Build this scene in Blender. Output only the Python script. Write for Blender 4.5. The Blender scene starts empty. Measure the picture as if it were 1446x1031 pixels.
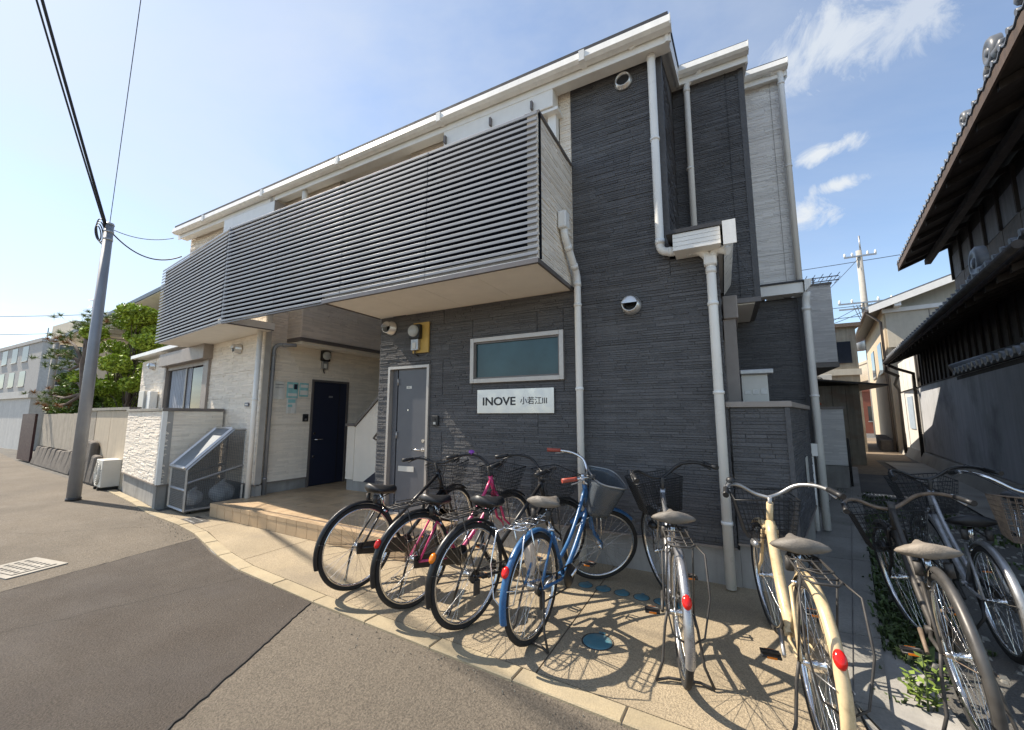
import bpy, math, random
from mathutils import Matrix, Vector
R = math.radians
random.seed(7)
sc = bpy.context.scene
COL = sc.collection

# ------------------------------------------------------------------ camera, sky, sun, exposure
cam_d = bpy.data.cameras.new('camera')
cam = bpy.data.objects.new('camera', cam_d); COL.objects.link(cam)
cam_d.sensor_width = 36.0
cam_d.lens = 36.0 * 566.0 / 1446.0
cam_d.clip_start = 0.05; cam_d.clip_end = 2000
cam.location = (0, 0, 1.45)
cam.rotation_euler = (R(90 + 7.18), 0, R(27.7))
sc.camera = cam

SUN = Vector((-1.0, -0.125, 1.09)).normalized()          # towards the sun
world = bpy.data.worlds.new('World'); sc.world = world; world.use_nodes = True
sd = bpy.data.lights.new('sun', 'SUN'); sun = bpy.data.objects.new('sun', sd); COL.objects.link(sun)
sd.energy = 2.95; sd.angle = R(0.55); sd.color = (1.0, 0.90, 0.76)
sun.rotation_euler = SUN.to_track_quat('Z', 'Y').to_euler()
sc.view_settings.view_transform = 'Standard'; sc.view_settings.look = 'None'
sc.view_settings.gamma = 1.0; sc.view_settings.use_curve_mapping = False
sc.view_settings.exposure = 1.55

def build_world():
    nt = world.node_tree; N = nt.nodes; L = nt.links; N.clear()
    out = N.new('ShaderNodeOutputWorld'); bg = N.new('ShaderNodeBackground')
    sky = N.new('ShaderNodeTexSky'); sky.sky_type = 'NISHITA'; sky.sun_disc = False
    sky.sun_elevation = math.asin(SUN.z); sky.sun_rotation = math.atan2(SUN.x, SUN.y)
    sky.air_density = 1.0; sky.dust_density = 0.25; sky.ozone_density = 1.2; sky.altitude = 0
    tc = N.new('ShaderNodeTexCoord')
    sep = N.new('ShaderNodeSeparateXYZ'); L.new(tc.outputs['Generated'], sep.inputs[0])
    def math_(op, a, b=None, clamp=False):
        n = N.new('ShaderNodeMath'); n.operation = op; n.use_clamp = clamp
        for i, x in enumerate((a, b)):
            if x is None: continue
            if isinstance(x, (int, float)): n.inputs[i].default_value = x
            else: L.new(x, n.inputs[i])
        return n.outputs[0]
    zz = math_('MAXIMUM', sep.outputs['Z'], 0.02)
    zz = math_('ADD', zz, 0.12)
    cx = math_('DIVIDE', sep.outputs['X'], zz); cy = math_('DIVIDE', sep.outputs['Y'], zz)
    comb = N.new('ShaderNodeCombineXYZ'); L.new(cx, comb.inputs[0]); L.new(cy, comb.inputs[1])
    def noise(scale, det, rough, vec, dist=0.0):
        n = N.new('ShaderNodeTexNoise'); n.inputs['Scale'].default_value = scale; n.inputs['Detail'].default_value = det
        n.inputs['Roughness'].default_value = rough; n.inputs['Distortion'].default_value = dist; L.new(vec, n.inputs['Vector']); return n.outputs['Fac']
    def ramp(v, a, b):
        n = N.new('ShaderNodeMapRange'); n.inputs[1].default_value = a; n.inputs[2].default_value = b
        n.interpolation_type = 'SMOOTHSTEP'; L.new(v, n.inputs[0]); return n.outputs[0]
    thin = math_('MULTIPLY', ramp(noise(0.55, 7, 0.60, comb.outputs[0], 0.6), 0.28, 0.70), 0.62)
    dt = N.new('ShaderNodeVectorMath'); dt.operation = 'DOT_PRODUCT'; L.new(tc.outputs['Generated'], dt.inputs[0]); dt.inputs[1].default_value = tuple(SUN)
    hz = math_('ADD', math_('MULTIPLY', ramp(dt.outputs['Value'], -0.15, 0.75), 0.75), 0.25)      # haze thickens towards the sun
    thin = math_('MULTIPLY', thin, hz)
    # individual small clouds: a soft patch of sky direction, broken up by noise
    detail = noise(9.0, 9, 0.66, tc.outputs['Generated'], 0.9)
    total = thin
    for (d, rad, amt) in CLOUDS:
        v = N.new('ShaderNodeVectorMath'); v.operation = 'SUBTRACT'; L.new(tc.outputs['Generated'], v.inputs[0]); v.inputs[1].default_value = d
        sc_ = N.new('ShaderNodeVectorMath'); sc_.operation = 'MULTIPLY'; L.new(v.outputs[0], sc_.inputs[0]); sc_.inputs[1].default_value = (1, 1, rad[1])
        ln = N.new('ShaderNodeVectorMath'); ln.operation = 'LENGTH'; L.new(sc_.outputs[0], ln.inputs[0])
        m = N.new('ShaderNodeMapRange'); m.inputs[1].default_value = rad[0]; m.inputs[2].default_value = 0.0
        L.new(ln.outputs['Value'], m.inputs[0])
        k = math_('MULTIPLY', m.outputs[0], 0.42); k = math_('ADD', k, detail)
        k = math_('MULTIPLY', ramp(k, 0.60, 0.92), amt)
        k = math_('MULTIPLY', k, ramp(m.outputs[0], 0.0, 0.35))
        total = math_('MAXIMUM', total, k)
    mix = N.new('ShaderNodeMix'); mix.data_type = 'RGBA'
    L.new(total, mix.inputs['Factor']); L.new(sky.outputs[0], mix.inputs['A']); mix.inputs['B'].default_value = (3.65, 3.85, 4.05, 1)
    L.new(mix.outputs['Result'], bg.inputs['Color']); bg.inputs['Strength'].default_value = 0.078
    L.new(bg.outputs[0], out.inputs[0])
CLOUDS = [((0.198, 0.762, 0.617), (0.17, 1.5), 0.80), ((0.279, 0.749, 0.601), (0.13, 1.5), 0.65), ((0.132, 0.781, 0.611), (0.11, 1.5), 0.75), ((0.185, 0.860, 0.476), (0.085, 3.0), 0.95), ((0.213, 0.883, 0.419), (0.070, 3.0), 0.95),
          ((0.159, 0.910, 0.382), (0.085, 1.6), 0.95), ((-0.70, 0.40, 0.60), (0.30, 1.2), 0.35)]
build_world()

# ------------------------------------------------------------------ materials
MATS = {}
def mat(name, col, rough=0.7, metal=0.0, var=0.12, scale=6.0, bump=0.0, bscale=60.0, tone=0.0, fine=0.0, spec=0.5, alpha=1.0, stain=None, trans=0.0, streak=0.0):
    if name in MATS: return MATS[name]
    m = bpy.data.materials.new(name); m.use_nodes = True; MATS[name] = m
    nt = m.node_tree; N = nt.nodes; L = nt.links; b = N['Principled BSDF']
    tc = N.new('ShaderNodeTexCoord'); co = tc.outputs['Object']
    def noise(s, det=5, vec=co, ro=0.6):
        n = N.new('ShaderNodeTexNoise'); n.inputs['Scale'].default_value = s; n.inputs['Detail'].default_value = det; n.inputs['Roughness'].default_value = ro
        L.new(vec, n.inputs['Vector']); return n.outputs['Fac']
    def mr(v, lo, hi, a=0.25, c=0.75):
        n = N.new('ShaderNodeMapRange'); n.inputs[1].default_value = a; n.inputs[2].default_value = c; n.inputs[3].default_value = lo; n.inputs[4].default_value = hi
        L.new(v, n.inputs[0]); return n.outputs[0]
    def mul(a, c):
        n = N.new('ShaderNodeMath'); n.operation = 'MULTIPLY'; L.new(a, n.inputs[0])
        if isinstance(c, float): n.inputs[1].default_value = c
        else: L.new(c, n.inputs[1])
        return n.outputs[0]
    f = mr(noise(scale), 1 - var, 1 + var)
    if fine > 0: f = mul(f, mr(noise(bscale, 3), 1 - fine, 1 + fine, 0.3, 0.7))
    if streak > 0:
        mp = N.new('ShaderNodeMapping'); mp.inputs['Scale'].default_value = (9, 9, 0.7); L.new(co, mp.inputs[0])
        f = mul(f, mr(noise(1.0, 6, mp.outputs[0]), 1 - streak, 1 + streak * 0.4))
    if tone > 0:
        at = N.new('ShaderNodeAttribute'); at.attribute_name = 'tone'
        f = mul(f, mr(at.outputs['Fac'], 1 - tone, 1 + tone, 0, 1))
    vm = N.new('ShaderNodeVectorMath'); vm.operation = 'SCALE'; vm.inputs[0].default_value = col[:3]; L.new(f, vm.inputs['Scale'])
    colour = vm.outputs[0]
    if stain:
        sc_, amt, scale_s = stain
        mx = N.new('ShaderNodeMix'); mx.data_type = 'RGBA'; L.new(mul(mr(noise(scale_s, 6), 0, 1, 0.5, 0.72), float(amt)), mx.inputs['Factor'])
        L.new(colour, mx.inputs['A']); mx.inputs['B'].default_value = (*sc_, 1); colour = mx.outputs['Result']
    L.new(colour, b.inputs['Base Color'])
    b.inputs['Roughness'].default_value = rough; b.inputs['Metallic'].default_value = metal
    b.inputs['Specular IOR Level'].default_value = spec
    if rough > 0.25: L.new(mr(noise(scale * 3), max(0.05, rough - 0.1), min(1, rough + 0.1)), b.inputs['Roughness'])
    if alpha < 1: b.inputs['Alpha'].default_value = alpha
    if trans > 0: b.inputs['Transmission Weight'].default_value = trans
    if bump > 0:
        bn = N.new('ShaderNodeBump'); bn.inputs['Strength'].default_value = bump; bn.inputs['Distance'].default_value = 0.01
        L.new(noise(bscale, 4), bn.inputs['Height']); L.new(bn.outputs[0], b.inputs['Normal'])
    return m

M_dark = mat('dark_siding', (0.100, 0.098, 0.100), 0.62, var=0.12, scale=2, bump=0.8, bscale=55, tone=0.20, fine=0.12, streak=0.14)
M_white = mat('white_siding', (0.86, 0.775, 0.66), 0.7, var=0.06, scale=2, bump=0.6, bscale=45, tone=0.09, streak=0.06)
M_grey = mat('grey_siding', (0.84, 0.82, 0.79), 0.7, var=0.06, scale=2, bump=0.3, bscale=90, tone=0.10)
M_core = mat('wall_core', (0.05, 0.05, 0.055), 0.9)
M_corew = mat('wall_core_white', (0.40, 0.38, 0.35), 0.9)
M_found = mat('foundation_concrete', (0.36, 0.345, 0.32), 0.9, var=0.18, scale=2.5, bump=0.3, bscale=40, streak=0.25, stain=((0.16, 0.15, 0.13), 0.5, 2.2))
M_flash = mat('bronze_flashing', (0.26, 0.22, 0.19), 0.45, var=0.08)
M_trim = mat('white_trim', (0.88, 0.86, 0.81), 0.4, var=0.05, streak=0.05)
M_pipe = mat('white_pipe', (0.90, 0.88, 0.83), 0.32, var=0.05, scale=3, streak=0.14)
M_soffit = mat('soffit_board', (0.90, 0.86, 0.78), 0.8, var=0.04)
M_slat = mat('slat_aluminium', (0.27, 0.285, 0.31), 0.5, metal=0.1, var=0.08, scale=1.5)
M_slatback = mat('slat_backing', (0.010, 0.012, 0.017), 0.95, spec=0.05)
M_capm = mat('dark_bronze_cap', (0.17, 0.15, 0.14), 0.4, metal=0.3)
M_capb = mat('stone_brown_cap', (0.30, 0.26, 0.23), 0.5)
M_roof = mat('slate_roof', (0.05, 0.05, 0.055), 0.7)
M_doorg = mat('grey_door', (0.115, 0.12, 0.135), 0.42, var=0.05)
M_doorn = mat('navy_door', (0.018, 0.022, 0.042), 0.4, var=0.05)
M_steel = mat('brushed_steel', (0.66, 0.65, 0.63), 0.34, metal=0.85, var=0.02, scale=3)
M_alu = mat('window_aluminium', (0.50, 0.46, 0.42), 0.4, metal=0.5, var=0.05)
M_chrome = mat('chrome', (0.75, 0.75, 0.75), 0.18, metal=1.0, var=0.08, scale=20)
M_dullm = mat('dull_metal', (0.42, 0.42, 0.42), 0.42, metal=0.8, var=0.15, scale=12)
M_rust = mat('rusty_metal', (0.20, 0.15, 0.11), 0.7, metal=0.3, var=0.4, scale=20)
M_black = mat('black_plastic', (0.015, 0.015, 0.016), 0.45)
M_blackp = mat('black_paint', (0.014, 0.014, 0.015), 0.36, var=0.3, scale=14, stain=((0.06,0.05,0.042), 0.5, 16))
M_rubber = mat('tyre_rubber', (0.022, 0.021, 0.020), 0.85, var=0.25, scale=30)
M_red = mat('red_reflector', (0.70, 0.015, 0.01), 0.15)
M_orange = mat('orange_reflector', (0.75, 0.20, 0.01), 0.2)
M_glass = mat('frosted_glass', (0.030, 0.075, 0.085), 0.13, var=0.35, scale=2, bump=0.05, bscale=200)
M_winglass = mat('window_glass', (0.025, 0.03, 0.04), 0.06, var=0.1)
M_curtain = mat('curtain', (0.42, 0.45, 0.50), 0.9, streak=0.2)
M_tile = mat('porch_tile', (0.48, 0.345, 0.21), 0.42, var=0.08, scale=5, tone=0.12, fine=0.06, stain=((0.22, 0.17, 0.12), 0.35, 3.0))
M_grout = mat('grout', (0.17, 0.13, 0.10), 0.9)
M_agg = mat('exposed_aggregate', (0.335, 0.27, 0.18), 0.9, var=0.16, scale=1.6, bump=0.8, bscale=110, fine=0.36, stain=((0.15, 0.13, 0.11), 0.45, 1.3))
M_kerb = mat('kerb_concrete', (0.36, 0.295, 0.19), 0.85, var=0.14, scale=3, bump=0.4, bscale=110, fine=0.12, tone=0.10, stain=((0.2, 0.17, 0.13), 0.4, 4))
M_asph = mat('old_asphalt', (0.140, 0.117, 0.089), 0.95, var=0.17, scale=0.8, bump=1.0, bscale=95, fine=0.42, stain=((0.09, 0.076, 0.06), 0.55, 0.7))
M_asphd = mat('new_asphalt', (0.062, 0.050, 0.040), 0.93, var=0.15, scale=0.9, bump=1.0, bscale=95, fine=0.48, stain=((0.07, 0.06, 0.055), 0.5, 1.1))
M_alley = mat('alley_asphalt', (0.10, 0.095, 0.085), 0.95, var=0.3, scale=1.5, bump=0.8, bscale=90, fine=0.4, stain=((0.16, 0.13, 0.10), 0.5, 1.5))
M_conc = mat('path_concrete', (0.25, 0.24, 0.215), 0.9, var=0.2, scale=1.5, bump=0.4, bscale=70, fine=0.14, stain=((0.11, 0.105, 0.09), 0.6, 1.6))
M_concl = mat('light_concrete', (0.36, 0.335, 0.29), 0.9, var=0.15, scale=1.5, bump=0.3, bscale=60, stain=((0.17, 0.15, 0.12), 0.5, 1.4))
M_iron = mat('cast_iron', (0.07, 0.065, 0.06), 0.6, metal=0.5, var=0.3, scale=20)
M_teal = mat('teal_cover', (0.07, 0.19, 0.235), 0.45, var=0.25, scale=12, stain=((0.30, 0.28, 0.22), 0.5, 14))
M_pole = mat('galvanised_pole', (0.30, 0.31, 0.33), 0.5, metal=0.35, var=0.12, scale=3, streak=0.15)
M_cpole = mat('concrete_pole', (0.40, 0.38, 0.34), 0.9, streak=0.15)
M_cable = mat('cable', (0.02, 0.02, 0.022), 0.6)
M_plast = mat('cream_plastic', (0.62, 0.60, 0.54), 0.45, var=0.06)
M_yellow = mat('yellow_board', (0.55, 0.36, 0.09), 0.6)
M_paper = mat('paper', (0.72, 0.71, 0.66), 0.8)
M_papert = mat('teal_print', (0.28, 0.55, 0.55), 0.8)
M_ink = mat('sign_ink', (0.015, 0.015, 0.02), 0.4)
M_bag = mat('garbage_bag', (0.80, 0.82, 0.84), 0.25, var=0.2, scale=9, bump=0.6, bscale=25, trans=0.15)
M_wire = mat('steel_mesh', (0.22, 0.23, 0.24), 0.45, metal=0.5)
M_wood = mat('dark_wood', (0.085, 0.058, 0.042), 0.7, var=0.3, scale=4, streak=0.4)
M_woodb = mat('burnt_wood', (0.055, 0.047, 0.042), 0.8, var=0.3, scale=4, streak=0.4)
M_kawara = mat('kawara_tile', (0.105, 0.115, 0.13), 0.42, var=0.25, scale=6, tone=0.2, stain=((0.2, 0.19, 0.17), 0.35, 5))
M_plaster = mat('grey_plaster', (0.44, 0.45, 0.47), 0.9, var=0.12, scale=1.2, streak=0.25, stain=((0.15, 0.15, 0.145), 0.75, 0.9))
M_plasterw = mat('pale_plaster', (0.62, 0.60, 0.56), 0.9, var=0.08, streak=0.12)
M_beige = mat('beige_stucco', (0.52, 0.43, 0.31), 0.9, var=0.06, scale=1.5, bump=0.2, bscale=60, streak=0.1)
M_cream = mat('cream_stucco', (0.58, 0.53, 0.43), 0.9, var=0.06, streak=0.1)
M_stone = mat('rough_stone', (0.15, 0.13, 0.11), 0.95, var=0.35, scale=5, bump=0.8, bscale=14)
M_block = mat('concrete_block', (0.42, 0.365, 0.29), 0.95, var=0.14, bump=0.4, bscale=50, streak=0.2)
M_wallpan = mat('garden_wall_panel', (0.56, 0.47, 0.35), 0.9, var=0.07, streak=0.15)
M_leaf = mat('leaf_green', (0.30, 0.40, 0.045), 0.5, var=0.3, scale=3, tone=0.5)
M_leafd = mat('leaf_dark', (0.15, 0.23, 0.035), 0.5, var=0.3, scale=3, tone=0.5)
M_needle = mat('pine_needle', (0.13, 0.18, 0.04), 0.6, var=0.3, tone=0.5)
M_needleb = mat('pine_needle_brown', (0.26, 0.13, 0.05), 0.7, var=0.3, tone=0.4)
M_bark = mat('bark', (0.13, 0.10, 0.08), 0.95, var=0.35, scale=10, bump=0.7, bscale=25)
M_weed = mat('weed', (0.055, 0.085, 0.022), 0.6, var=0.3, tone=0.6)
M_corr = mat('weathered_tin', (0.33, 0.29, 0.22), 0.6, metal=0.2, streak=0.4, stain=((0.22, 0.10, 0.05), 0.6, 2))
M_clear = mat('clear_panel', (0.55, 0.55, 0.50), 0.3, alpha=0.6)

# ------------------------------------------------------------------ mesh helpers
class MB:
    def __init__(s, M=None): s.v = []; s.f = []; s.sm = []; s.tn = []; s.M = M; s.tone = 0.5
    def add(s, vs, fs, smooth=False):
        o = len(s.v)
        if s.M is not None: vs = [tuple(s.M @ Vector(p)) for p in vs]
        s.v += vs; s.f += [tuple(i + o for i in q) for q in fs]
        s.sm += [smooth] * len(fs); s.tn += [s.tone] * len(fs); return s
    def box(s, x0, x1, y0, y1, z0, z1):
        return s.add([(x0,y0,z0),(x1,y0,z0),(x1,y1,z0),(x0,y1,z0),(x0,y0,z1),(x1,y0,z1),(x1,y1,z1),(x0,y1,z1)],
                     [(0,3,2,1),(4,5,6,7),(0,1,5,4),(1,2,6,5),(2,3,7,6),(3,0,4,7)])
    def bbox(s, x0, x1, y0, y1, z0, z1, b=0.006):          # box with chamfered vertical and top edges
        pl = lambda k, z: [(x0+k,y0,z),(x1-k,y0,z),(x1,y0+k,z),(x1,y1-k,z),(x1-k,y1,z),(x0+k,y1,z),(x0,y1-k,z),(x0,y0+k,z)]
        p2 = lambda k, z: [(x0+k+b,y0+b,z),(x1-k-b,y0+b,z),(x1-b,y0+k+b,z),(x1-b,y1-k-b,z),(x1-k-b,y1-b,z),(x0+k+b,y1-b,z),(x0+b,y1-k-b,z),(x0+b,y0+k+b,z)]
        vs = pl(b, z0) + pl(b, z1 - b) + p2(b, z1)
        fs = [tuple(range(7,-1,-1)), tuple(range(16,24))]
        for r in (0, 8):
            for i in range(8): fs.append((r+i, r+(i+1)%8, r+8+(i+1)%8, r+8+i))
        return s.add(vs, fs)
    def hexa(s, p): return s.add([tuple(q) for q in p], [(0,3,2,1),(4,5,6,7),(0,1,5,4),(1,2,6,5),(2,3,7,6),(3,0,4,7)])
    def prism(s, poly, z0, z1):
        n = len(poly)
        a = sum(poly[i][0]*poly[(i+1)%n][1]-poly[(i+1)%n][0]*poly[i][1] for i in range(n))
        if a < 0: poly = poly[::-1]
        return s.add([(x,y,z0) for x,y in poly]+[(x,y,z1) for x,y in poly], [tuple(range(n-1,-1,-1)), tuple(range(n,2*n))]+[(i,(i+1)%n,n+(i+1)%n,n+i) for i in range(n)])
    def tube(s, pts, r, seg=8, closed=False, caps=True):
        pts = [Vector(p) for p in pts]; n = len(pts)
        rs = r if isinstance(r, (list, tuple)) else [r]*n
        vs = []; ref = None
        for i, p in enumerate(pts):
            if closed: t = (pts[(i+1)%n]-pts[i-1])
            else: t = pts[min(i+1,n-1)]-pts[max(i-1,0)]
            t.normalize()
            if ref is None:
                ref = Vector((0,0,1)) if abs(t.z) < 0.9 else Vector((1,0,0))
            a = ref - t*ref.dot(t)
            if a.length < 1e-4: a = t.orthogonal()
            a.normalize(); ref = a; b = t.cross(a)
            for k in range(seg):
                w = 2*math.pi*k/seg; vs.append(tuple(p+(a*math.cos(w)+b*math.sin(w))*rs[i]))
        fs = []
        for i in range(n if closed else n-1):
            j = (i+1)%n
            for k in range(seg): fs.append((i*seg+k, i*seg+(k+1)%seg, j*seg+(k+1)%seg, j*seg+k))
        s.add(vs, fs, True)
        if caps and not closed:
            o = len(s.v)-len(vs)
            s.f += [tuple(o+k for k in range(seg-1,-1,-1)), tuple(o+(n-1)*seg+k for k in range(seg))]; s.sm += [False]*2; s.tn += [s.tone]*2
        return s
    def cyl(s, a, b, r, seg=12): return s.tube([a, b], r, seg)
    def lathe(s, prof, seg=24, ax='z', c=(0,0,0), closed=False):   # prof: (radius, height)
        vs = []; n = len(prof)
        for k in range(seg):
            w = 2*math.pi*k/seg; cw, sw = math.cos(w), math.sin(w)
            for r, h in prof:
                p = (r*cw, r*sw, h) if ax == 'z' else ((r*cw, h, r*sw) if ax == 'y' else (h, r*cw, r*sw))
                vs.append((p[0]+c[0], p[1]+c[1], p[2]+c[2]))
        fs = []
        for k in range(seg):
            for i in range(n if closed else n-1):
                a, b = k*n+i, k*n+(i+1)%n; c2, d = ((k+1)%seg)*n+(i+1)%n, ((k+1)%seg)*n+i
                fs.append((a,b,c2,d) if ax != 'y' else (d,c2,b,a))
        return s.add(vs, fs, True)
    def build(s, name, m, parent=None, bevel=0.0):
        me = bpy.data.meshes.new(name); me.from_pydata(s.v, [], s.f); me.update()
        me.polygons.foreach_set('use_smooth', s.sm)
        if len(set(s.tn)) > 1:
            a = me.attributes.new('tone', 'FLOAT', 'FACE'); a.data.foreach_set('value', s.tn)
        else:
            a = me.attributes.new('tone', 'FLOAT', 'FACE'); a.data.foreach_set('value', [s.tone]*len(s.f))
        me.materials.append(m)
        o = bpy.data.objects.new(name, me); COL.objects.link(o)
        if parent is not None:
            o.parent = parent; o.matrix_parent_inverse = world_of(parent).inverted()
        if bevel > 0:
            b = o.modifiers.new('bevel', 'BEVEL'); b.width = bevel; b.segments = 2; b.limit_method = 'ANGLE'
        return o
def world_of(o):
    m = o.matrix_basis.copy()
    if o.parent: m = world_of(o.parent) @ o.matrix_parent_inverse @ m
    return m
def tag(o, label=None, cat=None, group=None, kind=None):
    if label: o['label'] = label
    if cat: o['category'] = cat
    if group: o['group'] = group
    if kind: o['kind'] = kind
    return o
def thing(name, label, cat, loc=(0,0,0), group=None):
    o = bpy.data.objects.new(name, None); COL.objects.link(o); o.location = loc; o.empty_display_size = 0.2
    return tag(o, label, cat, group)
def frame(p, d):        # local x along the wall (to the right seen from outside), y into the wall, z up
    d = Vector((d[0], d[1], 0)).normalized()
    return Matrix(((d.x, -d.y, 0, p[0]), (d.y, d.x, 0, p[1]), (0, 0, 1, p[2] if len(p) > 2 else 0), (0, 0, 0, 1)))
def adir(a): return (math.sin(R(a)), math.cos(R(a)))
def bx(name, m, parent, *d, M=None, bevel=0.0): return MB(M).box(*d).build(name, m, parent, bevel)

def siding(parent, M, u0, u1, z0, z1, m, core, holes=(), seed=1, depth=0.009, thick=0.10, panel=0.455, flat=0.0):
    """a wall body with stone-pattern siding boards hung on it, each board its own object"""
    rnd = random.Random(seed)
    us = sorted({u0, u1, *[h[0] for h in holes], *[h[1] for h in holes]}); zs = sorted({z0, z1, *[h[2] for h in holes], *[h[3] for h in holes]})
    us = [u for u in us if u0 <= u <= u1]; zs = [z for z in zs if z0 <= z <= z1]
    inh = lambda u, z: any(h[0] < u < h[1] and h[2] < z < h[3] for h in holes)
    body = MB(M)
    for i in range(len(us)-1):
        for j in range(len(zs)-1):
            if not inh((us[i]+us[i+1])/2, (zs[j]+zs[j+1])/2): body.box(us[i], us[i+1], 0.012, thick, zs[j], zs[j+1])
    body.build('wall_body', core, parent)
    z = z0; row = 0
    while z < z1 - 0.02:
        zt = min(z + panel, z1); cuts = {u0, u1}
        x = u0 + (1.1 if row % 2 else 2.4)
        while x < u1 - 0.3: cuts.add(x); x += 3.03
        for h in holes:
            if h[2] < zt and h[3] > z: cuts |= {h[0], h[1]}
        cuts = sorted(c for c in cuts if u0 <= c <= u1)
        for a, b in zip(cuts, cuts[1:]):
            segs = [(z, zt)]
            for h in holes:
                if h[0] < (a+b)/2 < h[1]:
                    ns = []
                    for p, q in segs:
                        if h[2] > p: ns.append((p, min(q, h[2])))
                        if h[3] < q: ns.append((max(p, h[3]), q))
                    segs = [t for t in ns if t[1]-t[0] > 0.012]
            for p, q in segs:
                if b - a < 0.01: continue
                mb = MB(M); mb.tone = 0.35
                mb.box(a+0.0015, b-0.0015, 0.0, 0.014, p+0.0015, q-0.0015)
                zz = z
                while zz < q - 0.004:
                    hgt = rnd.choice((0.019, 0.023, 0.023, 0.028, 0.036)); za, zb = max(zz, p)+0.0009, min(zz+hgt, q)-0.0007; zz += hgt
                    if zb - za < 0.006: continue
                    xx = a + 0.002
                    while xx < b - 0.004:
                        ln = rnd.uniform(0.08, 0.40); xe = min(xx+ln, b-0.002)
                        if b - xe < 0.06: xe = b - 0.002
                        e = -rnd.uniform(0.15, 1.0)*depth; e2 = e + rnd.uniform(-0.25, 0.25)*depth*0.8; e2 = min(e2, -0.0008)
                        c = 0.0022
                        mb.tone = rnd.random()
                        X0, X1 = xx+0.001, xe-0.001
                        mb.add([(X0,0,za),(X1,0,za),(X1,0,zb),(X0,0,zb),(X0+c,e,za+c),(X1-c,e2,za+c),(X1-c,e2*0.85,zb-c),(X0+c,e*0.85,zb-c)],
                               [(4,5,6,7),(0,1,5,4),(1,2,6,5),(2,3,7,6),(3,0,4,7)])
                        xx = xe
                mb.build('siding_board', m, parent)
        z = zt; row += 1

def corner_trim(parent, m, x, y, z0, z1, s=0.05): bx('corner_trim', m, parent, x-s, x+s*0.5, y-0.016, y+s, z0, z1)

def pipe(parent, pts, r=0.038, m=None, clips=()):
    m = m or M_pipe
    full = []; P = [Vector(p) for p in pts]
    for i, p in enumerate(P):
        if 0 < i < len(P)-1:
            a = (P[i-1]-p).normalized(); b = (P[i+1]-p).normalized(); k = min(0.07, (P[i-1]-p).length*0.45, (P[i+1]-p).length*0.45)
            for t in (0, 0.25, 0.5, 0.75, 1): full.append((p+a*k)*(1-t)**2 + p*2*t*(1-t) + (p+b*k)*t*t)
        else: full.append(p)
    o = MB().tube(full, r, 14).build('pipe_run', m, parent)
    for i in range(1, len(P)-1):               # socket collars at the elbows
        for q in (P[i-1], P[i+1]):
            d = (q-P[i]).normalized(); 
            if (q-P[i]).length > 0.2: MB().cyl(P[i]+d*0.075, P[i]+d*0.125, r*1.13, 14).build('socket', m, parent)
    for c in clips: MB().cyl((c[0],c[1],c[2]-0.014), (c[0],c[1],c[2]+0.014), r*1.16, 14).build('clip', m, parent)
    return o

# ------------------------------------------------------------------ ground
def sheet(name, poly, z, m):
    mb = MB(); mb.add([(x, y, z) for x, y in poly], [tuple(range(len(poly)))])
    o = mb.build(name, m); tag(o, kind='structure'); return o
def ccw(p):
    a = sum(p[i][0]*p[(i+1)%len(p)][1]-p[(i+1)%len(p)][0]*p[i][1] for i in range(len(p)))
    return p if a > 0 else p[::-1]
sheet('ground', [(-300,-300),(300,-300),(300,300),(-300,300)], 0.0, M_alley)
KERB = [(-10.6,3.42),(-9.0,3.20),(-7.53,2.93),(-6.6,2.86),(-5.73,2.72),(-4.9,2.48),(-4.17,2.33),(-2.83,2.21),(-1.75,2.15),(-0.57,2.085),(0.52,2.03),(0.86,2.015)]
sheet('road', ccw([(-60,-30),(30,-30),(30,1.9),(0.95,1.96)] + KERB[::-1] + [(-11.5,3.5),(-19,4.1),(-60,9)]), 0.004, M_asph)
# newer asphalt patch across the road, with slightly wavering edges
pa = [(-5.60,2.66),(-5.58,2.46),(-5.47,1.85),(-5.36,1.2),(-5.15,0.2),(-4.9,-1.5),(-4.4,-6)]
pb = [(0.8,-6),(-1.1,-1.6),(-2.0,0.2),(-2.37,1.08),(-2.62,1.6),(-2.93,2.216),(-4.17,2.315),(-4.9,2.465)]
def ragged(p, amp=0.0035, step=0.035):
    out = []; rnd = random.Random(3)
    for a, b in zip(p, p[1:]):
        n = max(1, int(math.hypot(b[0]-a[0], b[1]-a[1])/step)); dx, dy = b[0]-a[0], b[1]-a[1]; l = math.hypot(dx, dy)
        for k in range(n):
            j = rnd.gauss(0, amp); out.append((a[0]+dx*k/n-dy/l*j, a[1]+dy*k/n+dx/l*j))
    out.append(p[-1]); return out
pa, pb2, pb3 = ragged(pa), ragged(pb[:6]), pb[6:]
sheet('road_patch', ccw(pa + pb2 + pb3), 0.009, M_asphd)
for e in (pa, pb2):                                   # dark joint where the patch was cut in
    mb = MB(); rnd = random.Random(8); n = len(e); ws = [0.002+0.0028*abs(rnd.gauss(0,1)) for _ in e]
    vs = []
    for k, q in enumerate(e): 
        t = Vector((e[min(k+1,n-1)][0]-e[max(k-1,0)][0], e[min(k+1,n-1)][1]-e[max(k-1,0)][1])).normalized(); vs += [(q[0]-t.y*ws[k], q[1]+t.x*ws[k], 0.0115), (q[0]+t.y*ws[k], q[1]-t.x*ws[k], 0.0115)]
    tag(mb.add(vs, [(2*k, 2*k+1, 2*k+3, 2*k+2) for k in range(n-1)]).build('road_seam', mat('tar', (0.032,0.028,0.025), 0.9, var=0.3)), kind='structure')
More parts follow.
